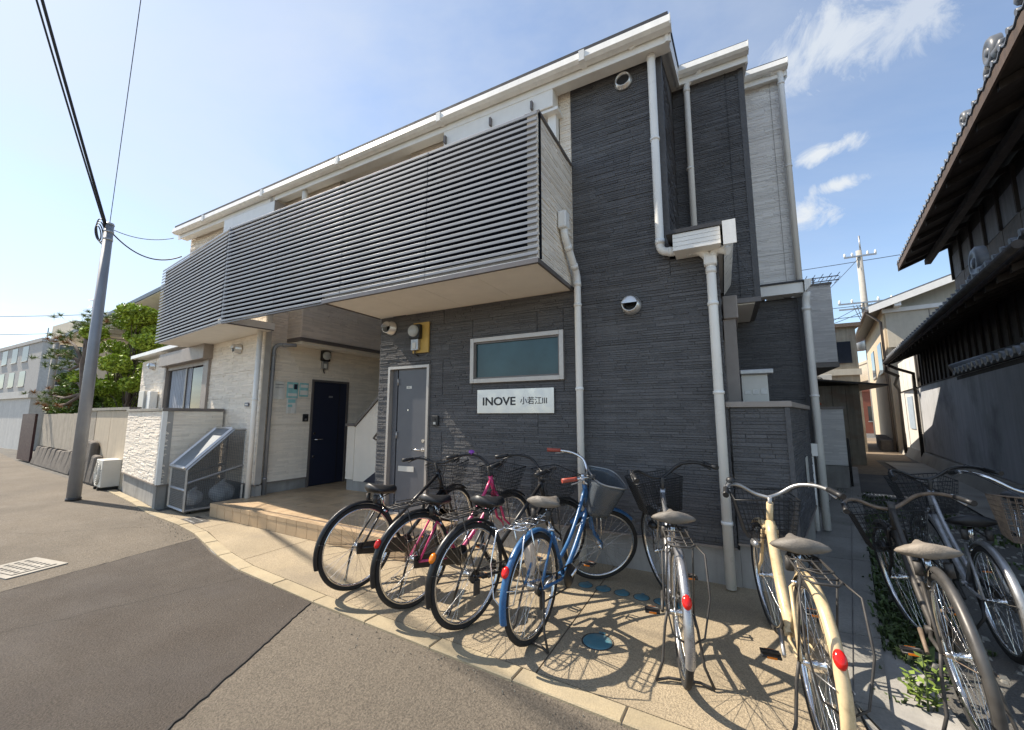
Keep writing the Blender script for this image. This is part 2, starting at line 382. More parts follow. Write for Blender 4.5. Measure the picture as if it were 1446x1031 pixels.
# kerb stones, one by one
kerb_root = tag(MB().prism([(p[0], p[1]+0.005) for p in KERB] + [(p[0]+0.01, p[1]+0.115) for p in KERB[::-1]], -0.1, 0.008).build('kerb', M_found), kind='structure')
def along(poly, step):
    pts = [Vector((*p, 0)) for p in poly]; out = [pts[0]]; i = 0; cur = pts[0]
    need = step
    while i < len(pts)-1:
        d = pts[i+1]-cur
        if d.length >= need: cur = cur + d.normalized()*need; out.append(cur); need = step
        else: need -= d.length; i += 1; cur = pts[i]
    return out
kp = along(KERB, 0.6)
for a, b in zip(kp, kp[1:]):
    d = (b-a).normalized(); n = Vector((-d.y, d.x, 0)); g = 0.004
    mb = MB(); mb.tone = random.random()
    zt = 0.022 + random.uniform(-0.002, 0.002)
    q = [a+d*g, b-d*g, b-d*g+n*0.12, a+d*g+n*0.12]
    i_ = [a+d*(g+.006)+n*.006, b-d*(g+.006)+n*.006, b-d*(g+.006)+n*.114, a+d*(g+.006)+n*.114]
    vs = [(p.x,p.y,-0.08) for p in q]+[(p.x,p.y,zt-.006) for p in q]+[(p.x,p.y,zt) for p in i_]
    fs = [(8,9,10,11)]+[(r+i,r+(i+1)%4,r+4+(i+1)%4,r+4+i) for r in (0,4) for i in range(4)]
    mb.add(vs, fs).build('kerb_stone', M_kerb, kerb_root)
grit = MB(); rg = random.Random(31)
for _ in range(420):
    k = rg.randrange(2, len(KERB)-1); t = rg.random(); x = KERB[k-1][0]+(KERB[k][0]-KERB[k-1][0])*t; y = KERB[k-1][1]+(KERB[k][1]-KERB[k-1][1])*t - abs(rg.gauss(0, 0.10))-0.012
    q = rg.uniform(0.0015, 0.0045); a = rg.uniform(0, 6.28); c_, s_ = math.cos(a)*q, math.sin(a)*q; grit.tone = rg.random()
    grit.hexa([(x-c_,y-s_,.005),(x+s_,y-c_,.005),(x+c_,y+s_,.005),(x-s_,y+c_,.005),(x-c_*.6,y-s_*.6,.010+q),(x+s_*.6,y-c_*.6,.010+q*.7),(x+c_*.6,y+s_*.6,.010+q),(x-s_*.6,y+c_*.6,.010+q*.8)])
tag(grit.build('road_grit', mat('grit', (0.30,0.26,0.20), 0.9, tone=0.5)), 'loose grit lying along the edge of the kerb', 'grit', kind='stuff')
def crack(p, q, seed, z):
    rnd = random.Random(seed); n = 40; vs = []; off = 0.0; dx, dy = q[0]-p[0], q[1]-p[1]; l = math.hypot(dx, dy)
    for k in range(n+1):
        off = off*0.85+rnd.gauss(0, 0.014); w = 0.0011+0.0012*rnd.random(); x, y = p[0]+dx*k/n-dy/l*off, p[1]+dy*k/n+dx/l*off
        vs += [(x-dy/l*w, y+dx/l*w, z), (x+dy/l*w, y-dx/l*w, z)]
    tag(MB().add(vs, [(2*k,2*k+1,2*k+3,2*k+2) for k in range(n)]).build('road_crack', mat('tar', (0.032,0.028,0.025), 0.9, var=0.3)), kind='structure')
crack((-3.9,2.30), (-4.5,0.6), 4, 0.0105); crack((-4.5,0.6), (-3.6,-0.6), 5, 0.0105); crack((-6.6,2.75), (-7.9,1.6), 7, 0.0058); crack((-7.9,1.6), (-9.5,1.4), 8, 0.0058)
# forecourt slabs between kerb and building
inner = [(p[0], p[1]+0.125) for p in KERB]
def kerb_y(x):
    for a, b in zip(inner, inner[1:]):
        if a[0] <= x <= b[0]: return a[1]+(b[1]-a[1])*(x-a[0])/(b[0]-a[0])
    return inner[-1][1]
fore = tag(MB().prism([(-7.6,3.08),(-5.7,2.9),(-4.1,2.5),(0.5,2.2),(0.5,4.1),(-7.6,4.1)], -0.1, 0.006).build('forecourt', M_grout), kind='structure')
xs = [-7.62,-6.0,-4.35,-2.68,-1.02,0.50]
for a, b in zip(xs, xs[1:]):
    n = 6; t = [a+0.005+(b-a-0.01)*k/n for k in range(n+1)]
    MB().prism([(x, kerb_y(x)+0.003) for x in t] + [(b-0.005, 4.12), (a+0.005, 4.12)], -0.05, 0.016).build('paving_slab', M_agg, fore)
# alley path slabs along the building (12.2 degrees off the building's axis)
AD = Vector((*adir(12.2), 0))
ppath = tag(MB().prism([(0.52,2.03),(0.86,2.015),(0.90,2.4),(0.913,4.04),(3.22,14.7),(2.6,14.7),(0.5,4.2)], -0.1, 0.012).build('alley_path', M_found), kind='structure')
def pedge(y): return 0.913+0.2175*(y-4.04) if y > 2.4 else 0.86
ys = [2.04,2.75,3.55,4.4,5.3,6.2,7.2,8.2,9.4,10.8,12.4,14.4]
for a, b in zip(ys, ys[1:]):
    for k in (0, 1):
        l0, l1 = (0.505, 0.505) if b < 4.5 else (max(0.505, pedge(a)-0.42), max(0.505, pedge(b)-0.42))
        m0, m1 = pedge(a)-0.14, pedge(b)-0.14
        q = [(l0, a+.004),(m0-.004, a+.004),(m1-.004, b-.004),(l1, b-.004)] if k == 0 else [(m0+.004, a+.004),(pedge(a), a+.004),(pedge(b), b-.004),(m1+.004, b-.004)]
        MB().prism(q, -0.1, 0.024+0.006*k+random.uniform(-.002,.002)).build('path_slab', M_conc, ppath)
sheet('concrete_apron', ccw([(2.75,5.2),(3.03,7.24),(3.49,10.36),(3.77,12.86),(4.3,16.5),(5.3,16.5),(4.2,9.5),(3.8,5.2)]), 0.03, M_concl)
sheet('dirt_strip', ccw([(2.9,13.2),(3.6,13.0),(4.3,17.5),(5.2,17.4),(9,34),(6,34)]), 0.006, mat('dirt', (0.20,0.15,0.10), 0.95, var=0.3, bump=0.6, bscale=40, stain=((0.12,0.09,0.06),0.5,1)))

# ------------------------------------------------------------------ apartment building
AP = thing('apartment_building', 'two storey apartment building with dark stone siding and long slatted balcony', 'building', (-3, 5.5, 0))
YF = 4.04
I = Matrix.Identity(4)
F1 = frame((0, YF), (1, 0))
DOOR = (-4.00, -3.30, 0.2, 2.10); WIN = (-2.66, -1.49, 1.84, 2.36)
siding(AP, F1, -4.20, 0.03, 0.34, 2.80, M_dark, M_core, [DOOR, WIN], seed=3)                     # ground floor front
siding(AP, F1, -1.36, -0.38, 2.80, 5.22, M_dark, M_core, seed=4)                                    # upper right front, dark
siding(AP, F1, -0.38, 0.03, 2.80, 2.96, M_dark, M_core, seed=5)
siding(AP, F1, -3.75, -1.36, 2.80, 5.22, M_white, M_corew, [(-2.95, -1.5, 2.86, 4.95)], seed=6)     # white wall behind the balcony
siding(AP, F1, -9.85, -5.25, 4.0, 5.22, M_white, M_corew, seed=7)
siding(AP, frame((-4.20, YF+3.0), (0, -1)), 0.0, 2.99, 0.2, 2.80, M_dark, M_core, seed=8)           # side of the dark block towards the entrance
siding(AP, frame((-0.38, YF), (0, 1)), 0.0, 1.36, 2.9, 5.33, M_dark, M_core, seed=9)
MB().add([(-0.38,4.05,5.331),(-0.38,5.40,5.331),(-0.38,5.40,5.98),(-0.46,4.05,5.331),(-0.46,5.40,5.331),(-0.46,5.40,5.98)], [(0,1,2),(5,4,3),(0,3,4,1),(1,4,5,2),(2,5,3,0)]).build('gable_board', M_dark, AP)                 # upper right flank
siding(AP, frame((0, 5.40), (1, 0)), -0.38, 0.45, 2.84, 6.0, M_dark, M_core, seed=10)               # second step
siding(AP, frame((0.45, 5.40), (0, 1)), 0.0, 1.1, 2.84, 6.0, M_dark, M_core, seed=11)
siding(AP, frame((0, 6.50), (1, 0)), 0.45, 1.02, 3.24, 6.52, M_grey, M_corew, seed=12)              # third step, pale grey above
siding(AP, frame((0, 6.50), (1, 0)), 0.13, 1.02, 0.3, 3.05, M_dark, M_core, seed=13)                # dark below
siding(AP, frame((0.03, YF), (0, 1)), 0.0, 2.46, 0.34, 2.96, M_dark, M_core, seed=14)
siding(AP, frame((1.02, 6.50), (0, 1)), 0.0, 3.2, 0.3, 3.05, M_dark, M_core, seed=15)
siding(AP, frame((1.02, 6.50), (0, 1)), 0.0, 3.2, 3.24, 6.5, M_grey, M_corew, seed=16)
# corner pieces
for (x, y, z0, z1, m) in ((-0.38, YF, 3.0, 5.2, M_dark), (0.45, 5.40, 2.84, 6.0, M_dark), (1.02, 6.5, 3.24, 6.5, M_grey), (1.02, 6.5, 0.3, 3.05, M_dark)):
    bx('corner_trim', m, AP, x-0.05, x+0.014, y-0.014, y+0.05, z0, z1)
# foundation and flashing
bx('foundation', M_found, AP, -2.86, 0.055, YF+0.02, YF+0.2, -0.1, 0.315)
bx('flashing', M_flash, AP, -2.87, 0.035, YF-0.02, YF+0.02, 0.317, 0.338)
bx('foundation', M_found, AP, 0.13, 1.01, 6.53, 6.7, -0.1, 0.298)
bx('panel_joint_strip', M_core, AP, 0.258, 0.262, 5.386, 5.398, 2.85, 5.98)
bx('panel_joint_strip', M_corew, AP, 0.868, 0.872, 6.486, 6.498, 3.26, 6.5)
# entrance recess: door wall (left), back wall, hanging corridor box
DW = Vector((math.sin(R(3)), math.cos(R(3))))
FD = frame((-6.62, 3.80), tuple(DW))
EDOOR = (0.93, 1.70, 0.2, 2.10)
siding(AP, FD, 0.02, 3.3, 0.38, 5.2, M_white, M_corew, [EDOOR], seed=17)
FDo = Matrix(FD)
bx('foundation', M_found, AP, 0.02, 0.93, 0.03, 0.1, 0.15, 0.36, M=FD); bx('foundation', M_found, AP, 1.70, 3.3, 0.03, 0.1, 0.15, 0.36, M=FD)
bx('flashing', M_flash, AP, 0.02, 0.915, -0.016, 0.03, 0.361, 0.379, M=FD); bx('flashing', M_flash, AP, 1.715, 3.3, -0.016, 0.03, 0.361, 0.379, M=FD)
siding(AP, frame((0, 7.05), (1, 0)), -6.5, -4.2, 0.2, 5.2, M_white, M_corew, seed=18)
# corridor box
FB = frame((-6.22, 4.22), tuple(DW))
siding(AP, FB, 0.0, 2.8, 2.76, 4.3, M_white, M_corew, seed=19, thick=0.3)
siding(AP, frame((-6.60, 4.22), (1, 0)), 0.0, 0.375, 2.76, 4.3, M_white, M_corew, seed=20, thick=0.1)
MB(FB).box(-0.02, 2.8, -0.02, 0.40, 2.70, 2.757).build('corridor_soffit', M_capm, AP)
MB(FB).box(0.03, 2.8, 0.03, 0.39, 2.66, 2.699).build('soffit', M_soffit, AP)
# upper recess above the entrance: set-back wall, ceiling under the eave
bx('soffit', M_soffit, AP, -9.9, -0.30, 3.78, 4.02, 5.225, 5.245)
bx('soffit', M_soffit, AP, -5.25, -3.75, 4.02, 7.0, 5.225, 5.245)
siding(AP, frame((-3.75, 5.6), (0, -1)), 0.0, 1.56, 2.85, 5.22, M_white, M_corew, seed=21)

# ---- staircase half wall in the recess
pier = bx('stair_pier', M_white, AP, -5.78, -5.60, 4.89, 5.02, 0.38, 1.27)
MB().add([(-5.60,4.9,0.36),(-4.22,4.9,0.36),(-4.22,4.9,2.45),(-5.60,4.9,1.25),(-5.60,5.02,0.36),(-4.22,5.02,0.36),(-4.22,5.02,2.45),(-5.60,5.02,1.25)],
         [(0,1,2,3),(7,6,5,4),(0,4,5,1),(3,2,6,7),(0,3,7,4),(1,5,6,2)]).build('stair_wall', M_white, AP)
bx('wall_cap', M_capm, AP, -5.80, -5.60, 4.86, 5.05, 1.271, 1.315)
MB().hexa([(-5.598,4.87,1.26),(-4.22,4.87,2.46),(-4.22,5.05,2.46),(-5.598,5.05,1.26),(-5.598,4.87,1.315),(-4.22,4.87,2.515),(-4.22,5.05,2.515),(-5.598,5.05,1.315)]).build('wall_cap', M_capm, AP)
bx('foundation', M_found, AP, -5.77, -4.3, 4.915, 5.01, 0.15, 0.378)
MB().tube([(-5.1,4.84,1.08),(-4.25,4.84,1.93)], 0.017, 10).tube([(-5.1,4.84,1.08),(-5.1,4.90,1.05)], 0.012, 8).build('handrail', M_capm, AP)
MB().add([(-5.35,4.885,0.36),(-4.3,4.885,0.36),(-4.3,4.885,1.05)],[(0,1,2)]).add([(-5.35,4.897,0.36),(-4.3,4.897,0.36),(-4.3,4.897,1.05)],[(2,1,0)]).build('stair_stringer', M_doorn, AP)
for k in range(7): bx('stair_tread', M_found, AP, -5.5+0.2*k, -5.3+0.2*k+0.02, 5.03, 6.0, 0.2+0.19*k, 0.38+0.19*k)
MB().tube([(-5.55,6.98,1.5),(-5.55,6.98,1.95),(-5.0,6.98,1.95)],0.012,8).build('handrail', M_capm, AP)

# ---- balcony
ZB0, ZB1 = 2.79, 4.26; YB = 3.08; XB0, XB1 = -6.42, -1.37
bx('balcony_floor', M_corew, AP, -4.20, XB1-0.01, YB+0.03, YF-0.015, ZB0+0.022, ZB0+0.13)
for k in range(4): bx('soffit_board', M_soffit, AP, -4.20+0.705*k, -4.20+0.705*(k+1)-0.004, YB+0.03, YF-0.015, ZB0+0.012, ZB0+0.021)
MB().box(-4.215, -4.201, YB+0.02, YF-0.016, ZB0-0.002, ZB0+0.14).build('floor_edge', M_capm, AP)
bx('floor_edge', M_capm, AP, -4.2, XB1+0.012, YB-0.005, YB+0.028, ZB0-0.012, ZB0+0.03)
bx('floor_edge', M_capm, AP, XB1-0.008, XB1+0.014, YB+0.03, YF-0.014, ZB0-0.012, ZB0+0.03)
siding(AP, frame((XB1, YB+0.02), (0, 1)), 0.0, YF-YB-0.035, ZB0+0.031, ZB1-0.03, M_white, M_corew, seed=22)
bx('wall_cap', M_capm, AP, XB1-0.13, XB1+0.02, YB+0.03, YF-0.014, ZB1-0.029, ZB1)
def slat_panels(p0, p1, nseg, first):
    d = (Vector((*p1,0))-Vector((*p0,0))); ln = d.length; M = frame((p0[0], p0[1]), (d.x, d.y)); n = 25; pitch = (ZB1-ZB0-0.01)/n
    bx('backing_panel', M_slatback, AP, 0.0, ln, 0.05, 0.062, ZB0+0.03, ZB1-0.02, M=M)  # near-black sheet added behind the slats so the gaps read dark
    for s in range(nseg):
        a, b = ln*s/nseg+0.003, ln*(s+1)/nseg-0.003
        mesh = None
        for k in range(n):
            if mesh is None:
                mb = MB()
                pr = [(0.001, 0.0), (0.0, 0.002), (0.0, 0.025), (0.001, 0.027), (0.007, 0.027), (0.007, 0.0)]
                nn = len(pr)
                mb.add([(0,y,z) for y,z in pr]+[(b-a,y,z) for y,z in pr], [tuple(range(nn)), tuple(range(2*nn-1,nn-1,-1))]+[(i,nn+i,nn+(i+1)%nn,(i+1)%nn) for i in range(nn)])
                o = mb.build('slat', M_slat); mesh = o.data
            else:
                o = bpy.data.objects.new('slat', mesh); COL.objects.link(o)
            o.parent = AP; o.matrix_parent_inverse = world_of(AP).inverted()
            o.matrix_basis = M @ Matrix.Translation((a, random.uniform(-.0015,.0015), ZB0+0.012+pitch*k))
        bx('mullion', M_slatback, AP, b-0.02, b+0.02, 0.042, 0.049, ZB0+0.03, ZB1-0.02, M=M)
slat_panels((XB0, YB), (XB1+0.01, YB), 4, True)
PL0 = (-9.45, 3.47)
slat_panels(PL0, (XB0-0.012, YB+0.004), 1, False)
bx('corner_post', M_slat, AP, XB0-0.012, XB0+0.012, YB+0.018, YB+0.05, ZB0, ZB1)
# left balcony floor and its inner walls
MB().prism([(-9.42,3.52),(-6.40,3.13),(-6.30,3.55),(-6.28,3.80),(-9.4,4.2)], ZB0+0.012, ZB0+0.12).build('balcony_floor', M_soffit, AP)
MB().prism([(-6.395,3.13),(-6.375,3.13),(-6.265,3.78),(-6.285,3.78)], ZB0-0.004, ZB0+0.011).build('floor_edge', M_capm, AP)
# hanging beam under slat screen over the void
bx('screen_rail', M_capm, AP, XB0, -4.2, YB+0.015, YB+0.045, ZB0-0.012, ZB0+0.008)

# ---- left wing, turned 7 degrees
WL = (math.cos(R(7)), -math.sin(R(7)))
FW = frame((-6.5-7.0*WL[0], 3.8-7.0*WL[1]), WL)      # local x 7.0 = right corner
LWIN = (1.85, 4.75, 1.35, 2.55)
siding(AP, FW, 0.4, 6.98, 0.38, 2.80, M_white, M_corew, [(2.35, 4.85, 1.30, 2.78)], seed=23)
siding(AP, FW, 3.6, 6.98, 2.80, 4.0, M_white, M_corew, seed=24)
bx('foundation', M_found, AP, 0.4, 6.97, 0.03, 0.12, -0.1, 0.36, M=FW)
bx('flashing', M_flash, AP, 0.4, 6.99, -0.016, 0.03, 0.361, 0.379, M=FW)
# shuttered window
WG = bx('window', M_winglass, AP, 2.42, 4.78, 0.045, 0.05, 1.32, 2.70, M=FW)
W = FW
bx('shutter_guide', M_capb, WG, 4.62, 4.86, -0.05, 0.05, 1.30, 2.52, M=W); bx('shutter_guide', M_capb, WG, 2.34, 2.44, -0.05, 0.05, 1.30, 2.52, M=W)
bx('shutter_box', M_capb, WG, 2.32, 4.90, -0.16, 0.05, 2.52, 2.80, M=W, bevel=0.01)
bx('shutter_slat_edge', M_capb, WG, 2.44, 4.62, -0.02, 0.02, 2.44, 2.52, M=W)
bx('sash', M_capm, WG, 3.50, 3.56, 0.01, 0.043, 1.32, 2.45, M=W); bx('sash', M_capm, WG, 2.44, 2.50, 0.01, 0.043, 1.32, 2.45, M=W); bx('sash', M_capm, WG, 4.55, 4.61, 0.01, 0.043, 1.32, 2.45, M=W)
cu = MB(W)
for k in range(12): cu.cyl((2.62+k*0.10, 0.035, 1.32), (2.62+k*0.10, 0.035, 2.44), 0.006, 6)
cu.box(2.56, 3.78, 0.036, 0.044, 1.32, 2.44).build('curtain', M_curtain, WG)
# pent roof and upper left end
bx('pent_roof', M_trim, AP, 0.2, 3.58, -0.10, 0.2, 2.88, 2.98, M=FW); bx('pent_gutter', M_pipe, AP, 0.15, 3.58, -0.19, -0.105, 2.87, 2.95, M=FW)
bx('inner_wall', M_corew, AP, 0.4, 6.4, 0.11, 3.0, -0.05, 2.8, M=FW)
siding(AP, frame((-9.85, 7.0), (0,-1)), 0.0, 2.96, 2.9, 5.4, M_white, M_corew, seed=25)

# ---- eaves, gutter, roof planes
def eave(x0, x1, yg, z, rake=True):
    # k-profile gutter
    g = MB(); pr = [(0,0.0),(-0.015,-0.085),(0.02,-0.11),(0.09,-0.11),(0.10,0.0),(0.09,0.0),(0.085,-0.10),(0.022,-0.10),(-0.005,-0.083),(0.01,0.0)]
    n = len(pr)
    g.add([(x0,yg+y,z+h) for y,h in pr]+[(x1,yg+y,z+h) for y,h in pr], [tuple(range(n)), tuple(range(2*n-1,n-1,-1))]+[(i,n+i,n+(i+1)%n,(i+1)%n) for i in range(n)])
    g.build('gutter', M_pipe, AP)
    bx('gutter_end', M_pipe, AP, x1-0.004, x1+0.004, yg-0.012, yg+0.10, z-0.112, z+0.004)
    x = x0+1.2
    while x < x1: bx('gutter_joint', M_pipe, AP, x-0.03, x+0.03, yg-0.020, yg+0.102, z-0.116, z+0.003); x += 1.9
    bx('fascia', M_trim, AP, x0, x1-0.01, yg+0.103, yg+0.125, z-0.19, z+0.03)
    bx('fascia', M_trim, AP, x0, x1-0.03, yg+0.126, yg+0.27, z-0.16, z-0.10)
def roof(x0, x1, y0, y1, z0):
    z1 = z0 + 0.45*(y1-y0)
    MB().hexa([(x0,y0,z0),(x1,y0,z0),(x1,y1,z1),(x0,y1,z1),(x0,y0,z0+.05),(x1,y0,z0+.05),(x1,y1,z1+.05),(x0,y1,z1+.05)]).build('roof', M_roof, AP)
    return z1
eave(-9.92, -0.24, 3.73, 5.30)
eave(-0.42, 0.52, 5.18, 5.98)
eave(0.48, 1.08, 6.28, 6.46)
roof(-9.92, -0.26, 3.76, 9.8, 5.32); roof(-0.255, 0.52, 5.24, 9.8, 5.99); roof(0.525, 1.09, 6.34, 9.8, 6.47)
def rake(x, y0, y1, z0):
    z1 = z0+0.45*(y1-y0)
    MB().hexa([(x-.03,y0,z0-.22),(x,y0,z0-.22),(x,y1,z1-.22),(x-.03,y1,z1-.22),(x-.03,y0,z0-.002),(x,y0,z0-.002),(x,y1,z1-.002),(x-.03,y1,z1-.002)]).build('rake_board', M_trim, AP)
    MB().hexa([(x-.14,y0+.1,z0-.14),(x-.031,y0+.1,z0-.14),(x-.031,y1,z1-.20),(x-.14,y1,z1-.20),(x-.14,y0+.1,z0-.06),(x-.031,y0+.1,z0-.06),(x-.031,y1,z1-.12),(x-.14,y1,z1-.12)]).build('rake_soffit', M_trim, AP)
rake(-0.27, 3.82, 5.38, 5.33); rake(0.515, 5.30, 6.45, 6.0); rake(1.085, 6.42, 9.7, 6.49)
# unseen rear body, extended back so that it shades the old house wall
bx('rear_shade_wall', M_corew, AP, -9.6, 0.9, 16.6, 16.7, 0, 4.9); bx('rear_shade_flank', M_corew, AP, 0.8, 0.9, 9.7, 16.59, 0, 5.0)
MB().hexa([(-9.92,9.81,8.04),(1.09,9.81,8.04),(1.09,17,4.8),(-9.92,17,4.8),(-9.92,9.81,8.09),(1.09,9.81,8.09),(1.09,17,4.85),(-9.92,17,4.85)]).build('roof', M_roof, AP)  # rear roof slope of the added shading body
MB().add([(0.9,9.75,5.0),(0.9,16.6,5.0),(0.9,9.85,8.0),(0.8,9.75,5.0),(0.8,16.6,5.0),(0.8,9.85,8.0)],[(0,1,2),(5,4,3),(0,3,4,1),(1,4,5,2),(2,5,3,0)]).build('gable_board', M_grey, AP)  # gable of the same added body, closes it against the sun
bx('upper_floor', M_core, AP, -4.1, 0.0, 4.16, 9.4, 2.82, 2.95)

# ---- small pent roof over the ground floor at the right corner
bx('pent_roof', M_trim, AP, -0.32, 0.06, 3.80, 4.02, 2.94, 3.10); 
for k in range(4): bx('fascia_board', M_trim, AP, -0.325, 0.062, 3.786, 3.799, 2.94+0.04*k, 2.976+0.04*k)
bx('pent_roof_cover', M_roof, AP, -0.38, 0.09, 3.77, 5.40, 3.101, 3.135)
bx('pent_soffit', M_trim, AP, 0.03, 0.075, 4.0, 5.4, 2.93, 3.10)
MB().hexa([(0.085,3.74,2.90),(0.165,3.74,3.02),(0.165,5.4,3.02),(0.085,5.4,2.90),(0.085,3.74,3.10),(0.175,3.74,3.10),(0.175,5.4,3.10),(0.085,5.4,3.10)]).build('gutter', M_pipe, AP)
bx('gutter_end', M_pipe, AP, 0.08, 0.18, 3.732, 3.742, 2.90, 3.112)
# pale window shutter box and guide on the flank
bx('shutter_guide', M_capb, AP, 0.05, 0.16, 4.55, 4.66, 1.57, 2.42); bx('shutter_box', M_capb, AP, 0.05, 0.185, 4.52, 5.9, 2.42, 2.66, bevel=0.012)
bx('shutter_guide', M_capb, AP, 0.05, 0.16, 5.78, 5.88, 1.57, 2.42)
bx('bay_floor', M_capm, AP, 0.04, 0.464, 5.385, 6.48, 2.78, 2.838); bx('soffit', M_soffit, AP, 0.06, 0.40, 5.42, 6.47, 2.765, 2.779)
# white band roof under the pale grey wall
bx('pent_roof', M_trim, AP, 0.47, 1.02, 6.30, 6.48, 3.06, 3.20); bx('pent_roof_cover', M_roof, AP, 0.46, 1.04, 6.28, 6.49, 3.201, 3.225)
MB().hexa([(1.03,6.26,3.06),(1.10,6.26,3.14),(1.10,9.5,3.14),(1.03,9.5,3.06),(1.03,6.26,3.22),(1.11,6.26,3.22),(1.11,9.5,3.22),(1.03,9.5,3.22)]).build('gutter', M_pipe, AP)

# ---- vents, shutter boxes, door, window, downpipes
def round_vent(x, z, r=0.085, hood=True, M=None):
    M = (M or F1) @ Matrix.Translation((x, 0, z))
    mb = MB(M); mb.lathe([(r*1.15,-0.012),(r*1.15,-0.028),(r,-0.034),(r*0.92,-0.115 if hood else -0.06),(r*0.80,-0.115 if hood else -0.06),(r*0.78,-0.02)], 28, 'y')
    o = mb.build('vent_hood', M_steel, AP)
    MB(M).lathe([(0.0005,-0.03),(r*0.79,-0.03)], 24, 'y').build('vent_dark_disc', M_black, o)  # black disc stands in for the shaded inside of the vent pipe
    if hood:
        h = MB(M); vs = []; fs = []; n = 12
        for i in range(n+1):
            a = math.pi*i/n
            for t in range(6):
                b = (math.pi/2)*t/5
                vs.append((r*0.93*math.cos(a)*math.cos(b*0.0), -0.113-0.03*math.sin(b), r*0.93*math.sin(a)*math.cos(b)))
        for i in range(n):
            for t in range(5): fs.append((i*6+t, i*6+t+1, (i+1)*6+t+1, (i+1)*6+t))
        h.add(vs, fs, True).build('hood_cover', M_steel, o)
round_vent(-0.755, 5.03, 0.085, False); round_vent(-0.76, 2.545, 0.085); round_vent(-3.99, 2.64, 0.085)
round_vent(6.10, 2.60, 0.08, True, FW); round_vent(1.4, 2.62, 0.08, True, FW)
# shutter housings seen above the screen
SB = bx('shutter_box', M_trim, AP, -3.02, -1.50, 3.84, 4.02, 4.90, 5.19, bevel=0.008)
for x in (-2.98, -2.3, -1.75): bx('clip', M_capm, SB, x-0.012, x+0.012, 3.80, 3.84, 4.93, 5.03)
bx('shutter_rail', M_trim, AP, -3.1, -1.45, 3.86, 4.02, 4.86, 4.895)
SB2 = bx('shutter_box', M_trim, AP, -8.1, -6.55, 3.80, 4.02, 4.84, 5.08, bevel=0.008); bx('box_end', M_capb, SB2, -6.548, -6.535, 3.80, 4.0, 4.84, 5.08)
bx('shutter_guide', M_trim, AP, -1.60, -1.50, 3.93, 4.02, 3.0, 4.86)
MB().cyl((-5.9,3.9,4.9),(-5.9,3.9,5.14),0.04,12).build('pipe_run', M_pipe, AP)
# main door with side light
D0, D1, DZ0, DZ1 = DOOR
for (a, b, z0, z1) in ((D0, D0+0.035, DZ0, DZ1), (D1-0.035, D1, DZ0, DZ1), (D0+0.035, D1-0.035, DZ1-0.035, DZ1), (D0+0.035, D1-0.035, DZ0, DZ0+0.02)):
    bx('door_frame', M_alu, AP, a, b, YF-0.035, YF+0.09, z0, z1)
bx('side_light', M_doorg, AP, D0+0.036, D0+0.115, YF+0.03, YF+0.06, DZ0+0.02, DZ1-0.036)
bx('door_gap', M_black, AP, D0+0.116, D0+0.150, YF+0.07, YF+0.08, DZ0+0.02, DZ1-0.036)
dr_ = bx('door', M_doorg, AP, D0+0.151, D1-0.038, YF+0.012, YF+0.05, DZ0+0.022, DZ1-0.038, bevel=0.004)
MB().cyl((D1-0.10,YF+0.012,1.02),(D1-0.10,YF-0.04,1.02),0.012,10).tube([(D1-0.10,YF-0.04,1.02),(D1-0.24,YF-0.043,1.02)],0.011,10).cyl((D1-0.10,YF+0.012,1.02),(D1-0.10,YF+0.004,1.02),0.028,16).build('handle', M_chrome, dr_)
MB().cyl((D1-0.10,YF+0.012,1.13),(D1-0.10,YF+0.0,1.13),0.022,16).build('lock', M_chrome, dr_)
bx('mail_slot', M_plast, dr_, D0+0.20, D0+0.46, YF+0.004, YF+0.0115, 0.735, 0.80)
for z in (0.45, 1.15, 1.85): MB().cyl((D0+0.158,YF-0.004,z),(D0+0.158,YF-0.004,z+0.09),0.008,8).build('hinge', M_dullm, dr_)
NP = bx('number_plate', M_paper, dr_, D0+0.30, D0+0.385, YF+0.006, YF+0.0115, 1.80, 1.835)
MB().cyl((D0+0.335,YF+0.0115,1.52),(D0+0.335,YF+0.006,1.52),0.010,12).build('peephole', M_chrome, dr_)
bx('door_step', M_tile, AP, D0, D1, YF-0.02, YF+0.1, 0.203, 0.219)
# frosted window
x0, x1, z0, z1 = WIN
wn = bx('window_pane', M_glass, AP, x0+0.04, x1-0.04, YF+0.004, YF+0.01, z0+0.04, z1-0.04)
for (a, b, c, d) in ((x0-0.01, x0+0.04, z0-0.01, z1+0.01), (x1-0.04, x1+0.01, z0-0.01, z1+0.01), (x0+0.041, x1-0.041, z1-0.04, z1+0.01), (x0+0.041, x1-0.041, z0-0.01, z0+0.04)):
    bx('window_frame', M_alu, AP, a, b, YF-0.045, YF+0.06, c, d, bevel=0.003)
for (a, b, c, d) in ((x0+0.041, x0+0.058, z0+0.041, z1-0.041), (x1-0.058, x1-0.041, z0+0.041, z1-0.041), (x0+0.0585, x1-0.0585, z1-0.058, z1-0.041), (x0+0.0585, x1-0.0585, z0+0.041, z0+0.058)):
    bx('window_gasket', M_capm, AP, a, b, YF-0.02, YF+0.003, c, d)
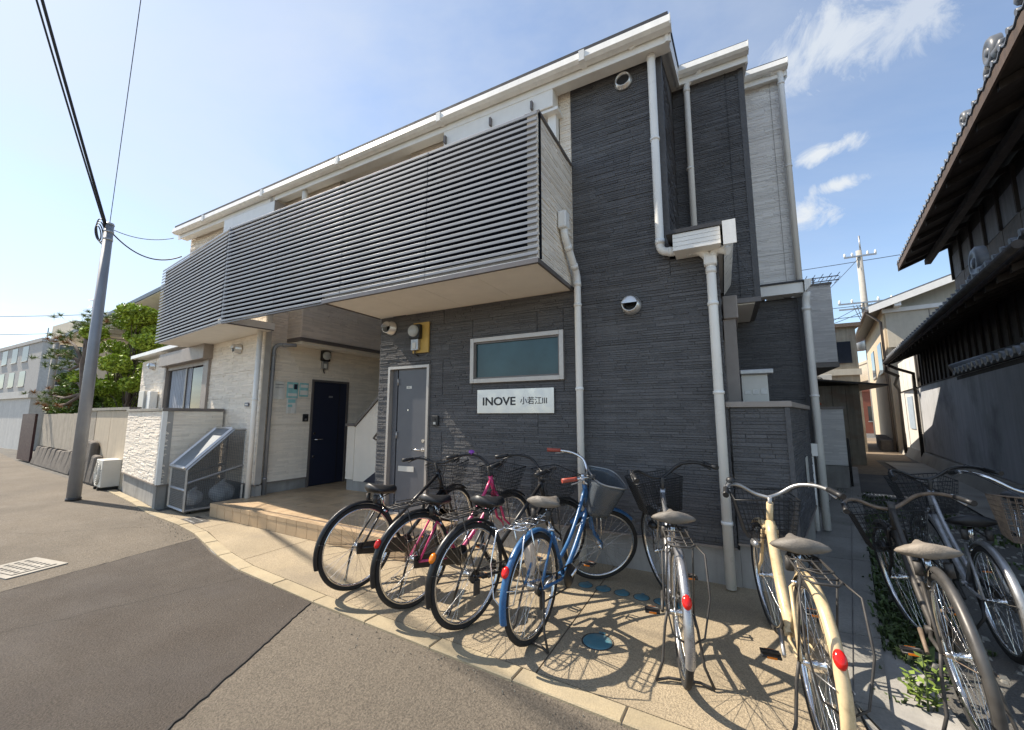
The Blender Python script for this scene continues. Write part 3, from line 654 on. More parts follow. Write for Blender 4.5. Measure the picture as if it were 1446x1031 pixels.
# entrance door in the recess
bx('door_frame', M_capm, AP, 0.93, 0.965, -0.02, 0.06, 0.2, 2.10, M=FD); bx('door_frame', M_capm, AP, 1.665, 1.70, -0.02, 0.06, 0.2, 2.10, M=FD); bx('door_frame', M_capm, AP, 0.966, 1.664, -0.02, 0.06, 2.065, 2.10, M=FD)
ed = bx('door', M_doorn, AP, 0.967, 1.663, 0.0, 0.04, 0.21, 2.064, M=FD, bevel=0.004)
bx('door_panel_groove', M_black, ed, 1.50, 1.515, -0.006, -0.001, 0.23, 2.04, M=FD)
MB(FD).tube([(1.03,-0.001,1.02),(1.03,-0.05,1.02),(1.17,-0.052,1.02)],0.011,10).build('handle', M_chrome, ed)
MB(FD).cyl((1.03,-0.001,1.13),(1.03,-0.012,1.13),0.02,14).cyl((1.03,-0.001,0.72),(1.03,-0.014,0.72),0.02,14).build('lock', M_chrome, ed)
bx('number_plate', M_dullm, ed, 1.28, 1.36, -0.008, -0.001, 1.78, 1.815, M=FD)
# downpipes
pipe(AP, [(-0.62,3.80,5.21),(-0.60,3.955,5.24),(-0.455,3.955,5.22),(-0.455,3.955,3.02),(-0.10,3.955,2.965),(-0.03,3.955,2.86),(-0.03,3.955,0.03)], 0.040, clips=[(-0.455,3.955,4.2),(-0.03,3.955,2.45),(-0.03,3.955,1.65),(-0.03,3.955,0.55)])
pipe(AP, [(0.12,3.90,2.90),(0.02,3.955,2.96),(-0.03,3.955,2.85)], 0.038)
bx('pipe_tee', M_pipe, AP, -0.085, 0.025, 3.90, 4.0, 2.80, 2.90, bevel=0.02)
bx('overflow_box', M_pipe, AP, XB1+0.013, XB1+0.10, 3.56, 3.68, 3.30, 3.48, bevel=0.015)
pipe(AP, [(XB1+0.055,3.62,3.31),(XB1+0.055,3.66,3.22),(XB1+0.075,3.955,2.93),(XB1+0.075,3.955,0.03)], 0.036, clips=[(XB1+0.075,3.955,2.6),(XB1+0.075,3.955,1.72)])
pipe(AP, [(-0.02,5.26,5.90),(-0.06,5.32,5.86),(-0.19,5.32,5.80),(-0.20,5.32,3.15)], 0.038, clips=[(-0.20,5.32,4.6)])
pipe(AP, [(0.78,6.36,6.38),(0.99,6.38,6.36),(1.0,6.40,6.28),(1.0,6.40,3.24)], 0.038, clips=[(1.0,6.40,4.9)])
pipe(AP, [(1.06,6.34,3.07),(1.045,6.38,2.95),(1.045,6.38,0.05)], 0.045, clips=[(1.045,6.38,1.7)])
pipe(AP, [(0.93,6.30,0.95),(0.93,6.30,0.05)], 0.035); bx('pipe_box', M_pipe, AP, 0.90, 1.0, 6.24, 6.34, 0.95, 1.1)
pipe(AP, [(-6.52,3.72,2.82),(-6.52,3.72,0.2)], 0.038, clips=[(-6.52,3.72,1.7)])
pipe(AP, [(-6.30,4.20,2.62),(-6.52,4.02,2.62),(-6.545,3.98,2.55),(-6.545,3.98,0.2)], 0.030, M_pole, clips=[(-6.545,3.98,2.2),(-6.545,3.98,0.45)])

# ---- porch with tiles
porch = tag(MB().prism([(-6.61,3.27),(-2.86,3.20),(-2.86,4.03),(-4.19,4.03),(-4.19,7.0),(-6.46,7.0),(-6.6,4.0)], 0.0, 0.192).build('porch', M_grout), kind='structure')
T = 0.2
def pfront(x): return 3.27-0.07*(x+6.61)/3.75
ntile = 0
x = -6.60
while x < -2.9:
    xe = min(x+T, -2.87)
    for (nm, z0, z1, dy0, dy1) in (('step_tile', 0.02, 0.150, -0.010, 0.0), ('nosing_tile', 0.153, 0.203, -0.014, 0.085)):
        mb = MB(); mb.tone = random.random(); ya, yb = pfront(x), pfront(xe); g = 0.003
        mb.hexa([(x+g,ya+dy0,z0),(xe-g,yb+dy0,z0),(xe-g,yb+dy1,z0),(x+g,ya+dy1,z0),(x+g,ya+dy0,z1),(xe-g,yb+dy0,z1),(xe-g,yb+dy1,z1),(x+g,ya+dy1,z1)]).build(nm, M_tile, porch)
    y = 3.36
    lim = 6.9 if xe <= -4.18 else 3.98
    while y < lim:
        ye = min(y+T, lim+0.06)
        mb = MB(); mb.tone = random.random(); g = 0.003; zt = 0.200+random.uniform(-.0008,.0008)
        mb.box(x+g, xe-g, y+g, ye-g, 0.185, zt).build('floor_tile', M_tile, porch); y = ye
    x = xe

# ------------------------------------------------------------------ low walls of the building
def low_wall(label, segs, zt, m, core, capm, seed):
    o = thing('low_wall', label, 'wall', (segs[0][0][0], segs[0][0][1], 0))
    for i, (p, q) in enumerate(segs):
        d = Vector((q[0]-p[0], q[1]-p[1], 0)); ln = d.length; M = frame(p, (d.x, d.y))
        siding(o, M, 0.0, ln, 0.38, zt-0.05, m, core, seed=seed+i, thick=0.12)
        bx('foundation', M_found, o, -0.004 if i else 0.012, ln-0.02, 0.025, 0.125, -0.1, 0.358, M=M)
        bx('flashing', M_flash, o, 0.0, ln, -0.014, 0.024, 0.360, 0.379, M=M)
        bx('wall_cap', capm, o, -0.03, ln+(0.03 if i == 0 else -0.0), -0.03 + 0.002*i, 0.16, zt-0.049, zt-0.002*i, M=M, bevel=0.004)
    return o
lwl = low_wall('low white stone patterned wall with brown cap under the shuttered window', [((-10.35,3.52),(-7.84,3.10)), ((-7.84,3.11),(-7.78,3.92))], 1.57, M_white, M_corew, M_capm, 40)
bx('corner_trim', M_trim, lwl, 2.50, 2.562, -0.018, 0.04, 0.381, 1.519, M=frame((-10.35,3.52),(2.51,-0.42)))
lw = low_wall('low dark stone patterned wall with pale brown cap at right corner of the building', [((0.045,4.045),(0.47,4.045)), ((0.47,4.05),(0.92,6.15))], 1.57, M_dark, M_core, M_capb, 44)
bx('corner_trim', M_dark, lw, 0.45, 0.486, 4.029, 4.07, 0.381, 1.519)
bx('meter_plate', M_plast, lw, 1.1, 1.3, -0.02, -0.012, 0.72, 1.02, M=frame((0.47,4.05), (0.45,2.10)))

# ------------------------------------------------------------------ small things on the building
def text_mesh(name, body, size, M, m, parent, ext=0.0008, align='LEFT', xs=1.0, bold=0.0):
    cu = bpy.data.curves.new(name, 'FONT'); cu.body = body; cu.size = size; cu.extrude = ext; cu.align_x = align; cu.align_y = 'CENTER'; cu.offset = bold
    t = bpy.data.objects.new(name, cu); COL.objects.link(t)
    bpy.context.view_layer.update()
    me = bpy.data.meshes.new_from_object(t.evaluated_get(bpy.context.evaluated_depsgraph_get()))
    bpy.data.objects.remove(t); bpy.data.curves.remove(cu)
    me.transform(M @ Matrix.Rotation(R(90), 4, 'X') @ Matrix.Diagonal((xs, 1, 1, 1)))
    me.materials.clear(); me.materials.append(m)
    o = bpy.data.objects.new(name, me); COL.objects.link(o); o.parent = parent; o.matrix_parent_inverse = world_of(parent).inverted(); return o
sg = thing('name_sign', 'brushed steel sign with dark lettering under the frosted window', 'sign', (-2.085, YF-0.03, 1.47))
bx('sign_plate', M_steel, sg, -2.57, -1.60, YF-0.028, YF-0.016, 1.475, 1.75, bevel=0.002)
text_mesh('lettering', 'INOVE', 0.128, Matrix.Translation((-2.50, YF-0.0295, 1.607)), M_ink, sg, xs=1.16, bold=0.0032)
text_mesh('lettering', '小若江III', 0.088, Matrix.Translation((-2.005, YF-0.0295, 1.607)), M_ink, sg, bold=0.0008)
text_mesh('door_number', '101', 0.026, Matrix.Translation((D0+0.318, YF+0.0055, 1.817)), M_ink, NP, 0.0003)

def meter(name, label, M, board):
    o = thing(name, label, 'meter', tuple(M @ Vector((0, 0, 0))), 'electricity meters')
    if board: bx('back_board', M_yellow, o, -0.06, 0.20, -0.035, -0.014, -0.20, 0.20, M=M)
    y = -0.036 if board else -0.014
    bx('meter_body', M_black, o, -0.07, 0.10, y-0.07, y, -0.02, 0.17, M=M, bevel=0.012)
    MB(M).lathe([(0.0005, y-0.12), (0.06, y-0.115), (0.075, y-0.10), (0.078, y-0.071)], 20, 'y', (0.012, 0, 0.08)).build('meter_cover', mat('meter_glass', (0.45,0.47,0.47), 0.15, var=0.1), o)
    bx('terminal_box', M_dullm, o, -0.05, 0.07, y-0.05, y-0.0005, -0.17, -0.022, M=M, bevel=0.006)
    bx('label_plate', M_paper, o, -0.02, 0.035, y-0.056, y-0.051, -0.15, -0.07, M=M)
    MB(M).tube([(0.0, y-0.02, -0.17), (0.0, y-0.02, -0.21), (0.03, -0.016, -0.24)], 0.01, 8).build('cable', M_cable, o)
meter('electric_meter', 'electric meter on a yellow wooden board above the grey door', F1 @ Matrix.Translation((-3.52, 0, 2.46)), True)
meter('electric_meter', 'electric meter on cream wall above the navy door', FD @ Matrix.Translation((1.12, 0, 2.47)), False)
def intercom(label, M):
    o = thing('intercom', label, 'intercom', tuple(M @ Vector((0,0,0))))
    bx('body', M_black, o, -0.05, 0.05, -0.035, -0.013, -0.065, 0.065, M=M, bevel=0.008)
    MB(M).cyl((0.0,-0.036,0.02),(0.0,-0.04,0.02),0.014,14).build('lens', M_winglass, o); bx('call_button', M_dullm, o, -0.018, 0.018, -0.039, -0.0355, -0.045, -0.015, M=M)
intercom('small black intercom beside the grey door', F1 @ Matrix.Translation((-3.19, 0, 1.385)))
intercom('small black intercom beside the navy door', FD @ Matrix.Translation((0.83, 0, 1.41)))
def notice(label, M, w, h, m, prints):
    o = thing('notice', label, 'notice', tuple(M @ Vector((0,0,0))))
    sh = MB(M); n = 6
    sh.add([(w*i/n, -0.016-0.004*math.sin(i*1.7), z) for i in range(n+1) for z in (-h, 0)], [(2*i, 2*i+2, 2*i+3, 2*i+1) for i in range(n)]).build('sheet', m, o)
    for (a, b, c, d, mm) in prints: bx('print', mm, o, a, b, -0.0225, -0.0215, c, d, M=M)
notice('plain white notice board sheet by the grey pipe', FD @ Matrix.Translation((0.24, 0, 2.02)), 0.20, 0.30, M_paper, [(0.03,0.17,-0.06,-0.045,M_dullm),(0.03,0.17,-0.11,-0.10,M_dullm)])
notice('teal printed poster beside the navy door, taller of two', FD @ Matrix.Translation((0.47, 0, 2.02)), 0.20, 0.27, M_papert, [(0.02,0.10,-0.10,-0.04,M_paper),(0.12,0.18,-0.12,-0.03,M_doorn),(0.02,0.18,-0.24,-0.19,M_paper)])
notice('small teal printed poster nearest the navy door', FD @ Matrix.Translation((0.69, 0, 2.02)), 0.17, 0.24, M_papert, [(0.015,0.155,-0.08,-0.03,M_paper),(0.015,0.155,-0.21,-0.13,M_paper)])
notice('torn pale sheet hanging below the posters', FD @ Matrix.Translation((0.48, 0, 1.745)), 0.18, 0.26, M_paper, [(0.02,0.15,-0.08,-0.02,M_papert),(0.02,0.10,-0.15,-0.11,M_papert)])
sgn = thing('address_plate', 'tiny dark blue address plate on white wall above garbage cage', 'plate', tuple(FW @ Vector((6.55,-0.02,1.63))))
bx('plate', mat('blue_enamel', (0.01,0.025,0.09), 0.3), sgn, 6.48, 6.62, -0.022, -0.014, 1.60, 1.66, M=FW); bx('print', M_paper, sgn, 6.50, 6.60, -0.0235, -0.0222, 1.62, 1.64, M=FW)
# water heater behind the low dark wall
hb = thing('water_heater', 'pale outdoor heater unit behind the low dark wall', 'heater', (0.31, 4.8, 0))
bx('casing', M_plast, hb, 0.175, 0.405, 4.70, 4.92, 0.03, 1.86, bevel=0.006); bx('lid', M_dullm, hb, 0.165, 0.455, 4.66, 4.95, 1.861, 1.91, bevel=0.01)
for k in range(3): bx('warning_label', M_dullm, hb, 0.20+0.07*k, 0.25+0.07*k, 4.696, 4.699, 1.66, 1.70+0.01*k)
# rolled blind, AC units, electric box at the left
def aircon(label, M, w=0.75, h=0.58, d=0.28):
    o = thing('air_conditioner', label, 'air conditioner', tuple(M @ Vector((w/2, d/2, 0))))
    bx('casing', M_plast, o, 0, w, 0, d, 0.06, h, M=M, bevel=0.012)
    r = h*0.38; c = (w*0.40, 0, h*0.54)
    g = MB(M)
    for k in range(6): g.tube([(c[0]+r*(k+1)/6*math.cos(2*math.pi*i/24), -0.012, c[2]+r*(k+1)/6*math.sin(2*math.pi*i/24)) for i in range(24)], 0.005, 5, True)
    for k in range(12): g.tube([(c[0]+0.03*math.cos(math.pi*k/6), -0.012, c[2]+0.03*math.sin(math.pi*k/6)), (c[0]+r*math.cos(math.pi*k/6), -0.012, c[2]+r*math.sin(math.pi*k/6))], 0.004, 5)
    g.build('fan_grille', M_plast, o); MB(M).lathe([(0.0005,-0.003),(r,-0.003)], 28, 'y', (c[0],0,c[2])).build('fan_opening', M_black, o)
    for x in (0.08, w-0.14): bx('foot', M_black, o, x, x+0.06, -0.02, d+0.02, 0.0, 0.059, M=M)
    for k in range(6): bx('louvre', M_plast, o, w*0.82, w*0.97, -0.006, -0.001, h*0.25+0.05*k, h*0.25+0.05*k+0.02, M=M)
    return o
aircon('cream air conditioner on the ground against the garden wall', frame((-11.25, 3.42), WL), 0.50, 0.58)
eb = thing('electric_box', 'cream electric box above the low white wall', 'box', tuple(FW @ Vector((1.3,-0.1,1.4))))
bx('cabinet', M_plast, eb, 1.25, 1.65, -0.20, -0.02, 1.05, 2.02, M=FW, bevel=0.01); bx('door', M_trim, eb, 1.70, 1.95, -0.16, -0.02, 1.05, 2.0, M=FW, bevel=0.01); MB(FW).cyl((1.29,-0.2,1.6),(1.29,-0.215,1.6),0.02,10).build('latch', M_black, eb)

# ------------------------------------------------------------------ garbage cage with bags
def garbage():
    o = thing('garbage_cage', 'grey metal mesh garbage cage with sloping lid beside the porch', 'garbage cage', (-7.3, 3.4, 0))
    M = frame((-7.66, 3.20), WL); w, d, zf, zb, z0 = 0.66, 0.74, 0.66, 1.22, 0.07
    P = lambda x, y, z: (x, y, z); t = 0.016
    def bar(a, b, nm='frame_bar', r=t): 
        a, b = Vector(a), Vector(b); mb = MB(M); mb.tube([a, b], r*1.2, 4); mb.sm = [False]*len(mb.sm); mb.build(nm, M_steel if nm != 'frame_bar' else M_dullm, o)
    for x in (0, w):
        bar((x,0,z0),(x,0,zf)); bar((x,d,z0),(x,d,zb)); bar((x,0,z0),(x,d,z0)); bar((x,0,zf),(x,d-0.18,zb)); bar((x,d-0.18,zb),(x,d,zb)); bar((x,0,0.46),(x,d,0.66))
    for (y, z) in ((0,z0),(0,zf),(0,0.36),(d,z0),(d,zb),(d-0.18,zb)): bar((0,y,z),(w,y,z))
    # lid
    n = Vector((0, -(zb-zf), d-0.18)).normalized()
    l0, l1 = Vector((0,0,zf))+n*0.03, Vector((0,d-0.18,zb))+n*0.03
    for a, b in (((0.02,l0),(w-0.02,l0)), ((0.02,l1),(w-0.02,l1))): bar((a[0],a[1].y,a[1].z),(b[0],b[1].y,b[1].z),'lid_frame',0.022)
    for x in (0.02, w-0.02): bar((x,l0.y,l0.z),(x,l1.y,l1.z),'lid_frame',0.022)
    MB(M).hexa([(0.03,l0.y,l0.z),(w-0.03,l0.y,l0.z),(w-0.03,l1.y,l1.z),(0.03,l1.y,l1.z),(0.03,l0.y,l0.z+.004),(w-0.03,l0.y,l0.z+.004),(w-0.03,l1.y,l1.z+.004),(0.03,l1.y,l1.z+.004)]).build('lid_panel', mat('lid_sheet', (0.20,0.22,0.24), 0.5, metal=0.3), o)
    MB(M).box(0.01, w-0.01, 0.01, d-0.01, z0, z0+0.01).build('base_tray', M_dullm, o)
    def meshwork(fn, nu, nv, lim):
        g = MB(M)
        for i in range(nu+1):
            u = i/nu; g.tube([fn(u, 0), fn(u, lim(u))], 0.0030, 3, caps=False)
        for j in range(nv+1):
            v = j/nv; pts = []
            us = [k/24 for k in range(25) if lim(k/24) >= v-1e-6]
            if len(us) > 1: g.tube([fn(us[0], v), fn(us[-1], v)], 0.0030, 3, caps=False)
        g.build('mesh_panel', M_wire, o)
    veil = mat('fine_mesh', (0.16,0.165,0.17), 0.6, metal=0.4, alpha=0.26)
    for x in (0.004, w-0.004): MB(M).add([(x,0,z0),(x,d,z0),(x,d,zb),(x,d-0.18,zb),(x,0,zf)],[(0,1,2,3,4)]).build('fine_mesh_sheet', veil, o)
    MB(M).add([(0,0.004,z0),(w,0.004,z0),(w,0.004,zf),(0,0.004,zf)],[(0,1,2,3)]).build('fine_mesh_sheet', veil, o)
    H = lambda u: min(1.0, (zf-z0+(zb-zf)*(u*d)/(d-0.18))/(zb-z0))
    for x in (0.0, w): meshwork(lambda u, v, x=x: (x, u*d, z0+v*(zb-z0)), 30, 46, H)
    meshwork(lambda u, v: (u*w, 0.0, z0+v*(zf-z0)), 27, 24, lambda u: 1.0)
    meshwork(lambda u, v: (u*w, d, z0+v*(zb-z0)), 27, 40, lambda u: 1.0)
    for x in (0.08, w-0.08): 
        for y in (0.08, d-0.08): MB(M).cyl((x,y,0.01),(x,y,z0),0.03,10).build('caster', M_black, o)
    return M
GM = garbage()
def bag(label, c, r, seed):
    rnd = random.Random(seed); nu, nv = 28, 18; vs = []; 
    ph = [rnd.uniform(0, 6.3) for _ in range(8)]
    for j in range(nv+1):
        t = j/nv; a = math.pi*t
        for i in range(nu):
            w = 2*math.pi*i/nu
            rr = r*(1+0.10*math.sin(3*w+ph[0]+2*t)+0.07*math.sin(5*w+ph[1]-4*t)+0.05*math.sin(9*w+ph[2]+7*t)+0.04*math.sin(14*w+ph[3]))
            s = math.sin(a)**0.75
            z = -math.cos(a)*r*0.82
            if t > 0.85: s *= 1-(t-0.85)*3.5; z += (t-0.85)*r*2.2
            vs.append((c[0]+rr*s*math.cos(w)*1.1, c[1]+rr*s*math.sin(w)*0.9, c[2]+max(z, -r*0.72)))
    fs = [(j*nu+i, j*nu+(i+1)%nu, (j+1)*nu+(i+1)%nu, (j+1)*nu+i) for j in range(nv) for i in range(nu)]
    o = thing('garbage_bag', label, 'garbage bag', tuple(GM @ Vector((c[0], c[1], 0.09))), 'bags in the cage')
    MB(GM).add(vs, fs, True).build('bag_body', M_bag, o)
    MB(GM).tube([(c[0],c[1],c[2]+r*0.85),(c[0]+0.02,c[1],c[2]+r*1.1),(c[0]+0.05,c[1]+0.02,c[2]+r*1.18)],[0.03,0.012,0.022],8).build('knot', M_bag, o)
bag('small white garbage bag near front of cage', (0.44, 0.16, 0.21), 0.13, 3)
bag('larger white garbage bag at back of cage', (0.47, 0.52, 0.24), 0.17, 5)
wd = thing('wooden_plank', 'weathered brown plank standing behind the garbage cage', 'plank', tuple(GM @ Vector((0.4, 0.72, 0))))
MB(GM @ Matrix.Translation((0.30, 0.775, 0.0)) @ Matrix.Rotation(R(14), 4, 'Y')).box(0, 0.09, 0, 0.05, 0.02, 1.46).build('plank', M_wood, wd, 0.004)

# ------------------------------------------------------------------ bicycles
def arc(c, r, a0, a1, n): return [(c[0]+r*math.cos(R(a0+(a1-a0)*k/n)), 0.0, c[1]+r*math.sin(R(a0+(a1-a0)*k/n))) for k in range(n+1)]
def bezier(p0, p1, p2, n=8): return [tuple(Vector(p0)*(1-t)**2+Vector(p1)*2*t*(1-t)+Vector(p2)*t*t) for t in [k/n for k in range(n+1)]]
def bicycle(label, rear, heading, paint, guard, steer=0, lean=0, Rw=0.345, L=1.09, saddle_m=None, grip=None, basket='wire', stand='side', bars='swept', rack=True,
            guard_full=True, metal=None, reflector=(0.75, M_red), geared=False, saddle_h=0.80, case=None, tube=0.017, bag_on=False, bell=None, sideframe='twin', rusty=False, nose=0, bar_h=0.0, gw=0.86):
    metal = metal or M_dullm; saddle_m = saddle_m or M_black; grip = grip or M_black; case = case or M_blackp
    o = thing('bicycle', label, 'bicycle', (0, 0, 0), 'bicycles parked in front of the building')
    S0 = Vector((L-0.05, 0, Rw)); ax = Vector((-0.375, 0, 0.927))
    SM = Matrix.Translation(S0) @ Matrix.Rotation(R(steer), 4, ax) @ Matrix.Translation(-S0)
    at = lambda z: S0 + ax*((z-Rw)/ax.z)
    def wheel(nm, cx, M, seedk):
        c = (cx, 0, Rw)
        w = MB(M).lathe([(Rw-0.021+0.019*math.cos(a), 0.0185*math.sin(a)) for a in [2*math.pi*k/10 for k in range(10)]], 56, 'y', c, closed=True).build(nm, M_rubber, o)
        MB(M).lathe([(Rw-0.036,-0.013),(Rw-0.036,0.013),(Rw-0.047,0.011),(Rw-0.052,0.0),(Rw-0.047,-0.011)], 56, 'y', c, closed=True).build('rim', M_chrome, w)
        sp = MB(M)
        for k in range(36):
            a = 2*math.pi*k/36; side = 1 if k % 2 else -1; b = a + (0.9 if (k//2) % 2 else -0.9)
            sp.tube([(cx+(Rw-0.05)*math.cos(a), 0.003*side, Rw+(Rw-0.05)*math.sin(a)), (cx+0.022*math.cos(b), 0.03*side, Rw+0.022*math.sin(b))], 0.0013, 3, caps=False)
        sp.build('spokes', M_chrome, w)
        MB(M).lathe([(0.006,-0.055),(0.012,-0.05),(0.012,-0.034),(0.026,-0.032),(0.026,-0.027),(0.016,-0.02),(0.016,0.02),(0.026,0.027),(0.026,0.032),(0.012,0.034),(0.012,0.05),(0.006,0.055)], 16, 'y', c).build('hub', M_chrome, w)
        if seedk == 0: 
            MB(M).cyl((cx,-0.03,Rw+0.0),(cx+0.002,-0.052,Rw),0.0385,20).build('sprocket', M_iron, w)
        vx = cx+(Rw-0.055)*math.cos(1.2+seedk); vz = Rw+(Rw-0.055)*math.sin(1.2+seedk)
        return w
    wheel('rear_wheel', 0.0, None, 0); wheel('front_wheel', L, SM, 1)
    # frame
    BB = Vector((0.44, 0, 0.275)); st = Vector((0.235, 0, saddle_h-0.14)); hb_, ht = at(Rw+0.33), at(Rw+0.53)
    fr = MB()
    fr.tube([BB, st], tube*0.95, 12); fr.tube([hb_, ht], tube*1.15, 12)
    if sideframe == 'twin':
        fr.tube(bezier(hb_+ax*0.02, (0.60, 0, 0.34), BB, 10), tube*1.1, 12)
        fr.tube(bezier(ht-ax*0.03, (0.62, 0, 0.50), (0.365, 0, 0.40), 10), tube*0.85, 12)
    elif sideframe == 'straight':
        fr.tube([hb_+ax*0.02, BB], tube*1.1, 12); fr.tube([ht-ax*0.03, (0.335, 0, 0.48)], tube*0.95, 12)
    else:   # one thick low tube
        fr.tube(bezier(hb_+ax*0.08, (0.66, 0, 0.30), BB, 12), tube*1.75, 14)
    for s in (-1, 1):
        fr.tube([BB+Vector((-0.02, 0.02*s, 0)), (0.30, 0.045*s, 0.29), (0.0, 0.062*s, Rw)], tube*0.6, 8)
        fr.tube([st+Vector((0, 0.015*s, -0.02)), (0.17, 0.045*s, 0.60), (0.0, 0.062*s, Rw)], tube*0.5, 8)
    fr.cyl(BB+Vector((0,-0.04,0)), BB+Vector((0,0.04,0)), 0.022, 14)
    fr.build('frame', paint, o)
    MB().cyl(st, st+Vector((-0.045, 0, 0.14)), 0.0127, 10).build('seat_post', M_chrome, o)
    MB().cyl(st+Vector((0,-0.03,-0.012)), st+Vector((0,0.03,-0.012)), 0.009, 8).cyl(st+Vector((0.002,0,-0.025)), st+Vector((-0.003,0,0.004)), 0.0215, 12).build('seat_clamp', M_chrome, o)
    # saddle
    sc0 = Vector((st.x-0.045, 0, saddle_h)); vs = []; n = 16; mseg = 14
    for i in range(n+1):
        t = i/n; x = -0.13+0.275*t
        w = 0.105*(1-max(0,(t-0.30))/0.70)**1.25+0.024 if t > 0.30 else 0.128*math.sqrt(max(0.0, 1-((0.30-t)/0.315)**2.6))
        zt = 0.045+0.018*math.cos(t*math.pi*1.1)+0.012*(t<0.25)*(0.25-t)*4 - nose*t
        for k in range(mseg):
            a = 2*math.pi*k/mseg; cx_, sz = math.cos(a), math.sin(a)
            vs.append((sc0.x+x, sc0.y+w*cx_, sc0.z+zt*0.35+(0.042*sz if sz > 0 else 0.032*sz)*(1-0.35*abs(cx_)**3)*(0.7 if t > 0.96 else 1) + zt*0.5))
    fs = [(i*mseg+k, (i+1)*mseg+k, (i+1)*mseg+(k+1)%mseg, i*mseg+(k+1)%mseg) for i in range(n) for k in range(mseg)]+[tuple(range(mseg)), tuple(n*mseg+k for k in range(mseg-1,-1,-1))]
    sd_ = MB().add(vs, fs, True).build('saddle', saddle_m, o)
    spr = MB()
    for s in (-1, 1):
        spr.tube([(sc0.x-0.09+0.0045*0, 0.055*s, sc0.z-0.055), (sc0.x-0.09, 0.055*s, sc0.z+0.01)], 0.018, 8)
        spr.tube([(sc0.x-0.09, 0.055*s, sc0.z-0.05), (sc0.x+0.0, 0.03*s, sc0.z-0.02), (sc0.x+0.12, 0.01*s, sc0.z+0.01)], 0.005, 6)
    spr.build('saddle_springs', M_iron, sd_)
    # mudguards
    def mudguard(M, c, a0, a1, m, nm):
        g = MB(M); pr = [(-0.028, -0.012), (-0.020, 0.0), (-0.008, 0.006), (0.008, 0.006), (0.020, 0.0), (0.028, -0.012)]; n = 22; vs = []
        for i in range(n+1):
            a = R(a0+(a1-a0)*i/n); rr = Rw+0.020
            for y, dr in pr: vs.append((c+(rr+dr)*math.cos(a), y*gw, Rw+(rr+dr)*math.sin(a)))
            for y, dr in pr[::-1]: vs.append((c+(rr+dr-0.002)*math.cos(a), y*gw*0.96, Rw+(rr+dr-0.002)*math.sin(a)))
        q = 12
        g.add(vs, [(i*q+k, i*q+(k+1)%q, (i+1)*q+(k+1)%q, (i+1)*q+k) for i in range(n) for k in range(q)], True)
        return g.build(nm, m, o)
    mg = mudguard(None, 0.0, 42, 196 if guard_full else 175, guard, 'rear_mudguard')
    mudguard(SM, L, 52, 150, guard, 'front_mudguard')
    sy = MB()
    for s in (-1, 1):
        sy.tube([(0, 0.06*s, Rw), ((Rw+0.018)*math.cos(R(165)), 0.028*s, Rw+(Rw+0.018)*math.sin(R(165)))], 0.0025, 5)
    sy.build('mudguard_stay', metal, o)
    if reflector:
        a = R(reflector[0]); rr = Rw+0.035
        a = R(150)
        p = Vector((rr*math.cos(a), 0, Rw+rr*math.sin(a))); d = Vector((math.cos(a), 0, math.sin(a)))
        rf = MB(Matrix.Translation(p) @ d.to_track_quat('Z','Y').to_matrix().to_4x4() @ Matrix.Diagonal((*((1,1.5) if abs((d.to_track_quat('Z','Y') @ Vector((0,1,0))).y) < 0.5 else (1.5,1)),1,1)))
        rf.lathe([(0.021,-0.008),(0.023,0.0),(0.019,0.010),(0.010,0.015),(0.0005,0.016)], 18).build('reflector', reflector[1], o)
    # drivetrain
    ch = MB()
    ch.lathe([(0.0005,-0.052),(0.075,-0.052),(0.082,-0.047),(0.075,-0.042),(0.0005,-0.042)], 28, 'y', tuple(BB))
    ch.build('chain_ring', case, o)
    cc = MB(); k = 0.045
    cc.hexa([(-0.04,-0.056,Rw-0.045),(0.44,-0.056,0.205),(0.44,-0.040,0.205),(-0.04,-0.040,Rw-0.045),(-0.04,-0.056,Rw+0.045),(0.44,-0.056,0.345),(0.44,-0.040,0.345),(-0.04,-0.040,Rw+0.045)]) if not geared else \
        cc.tube([(0.0,-0.046,Rw+0.035),(0.44,-0.046,0.355)],0.006,6).tube([(0.03,-0.046,Rw-0.10),(0.44,-0.046,0.20)],0.006,6).tube([(0.0,-0.046,Rw-0.035),(0.05,-0.046,Rw-0.06),(0.03,-0.046,Rw-0.10)],0.006,6)
    cc.build('chain_case' if not geared else 'chain', case if not geared else M_iron, o, 0.008 if not geared else 0)
    if geared:
        MB().lathe([(0.045,-0.058),(0.045,-0.055),(0.040,-0.053),(0.040,-0.049),(0.034,-0.047),(0.034,-0.042),(0.028,-0.04),(0.01,-0.035)], 24, 'y', (0,0,Rw)).build('gear_cluster', M_iron, o)
        MB().box(0.0, 0.055, -0.062, -0.045, Rw-0.13, Rw-0.03).build('derailleur', M_iron, o, 0.006)
    ca = R(200)
    for s in (-1, 1):
        e = BB+Vector((0.165*math.cos(ca)*s, 0.075*s, 0.165*math.sin(ca)*s))
        cr = MB().tube([BB+Vector((0,0.06*s,0)), e], [0.012,0.009], 8).build('crank', metal, o)
        pm = MB(Matrix.Translation(e+Vector((0, 0.06*s, 0))))
        pm.tube([(-0.034,-0.04,0),(0.034,-0.04,0),(0.034,0.04,0),(-0.034,0.04,0)],0.007,6,True).box(-0.010,0.010,-0.045,0.045,-0.008,0.008)
        pd = pm.build('pedal', M_black, cr)
        MB(Matrix.Translation(e+Vector((0, 0.06*s, 0)))).box(-0.0425,-0.041,-0.022,0.022,-0.005,0.005).build('pedal_reflector', M_orange, cr)
        MB(Matrix.Translation(e+Vector((0, 0.06*s, 0)))).box(0.041,0.0425,-0.022,0.022,-0.005,0.005).build('pedal_reflector', M_orange, cr)
    # fork, stem, handlebar (turn with the steering)
    fk = MB(SM)
    fk.tube([at(Rw+0.40), at(Rw+0.32)], 0.013, 10)
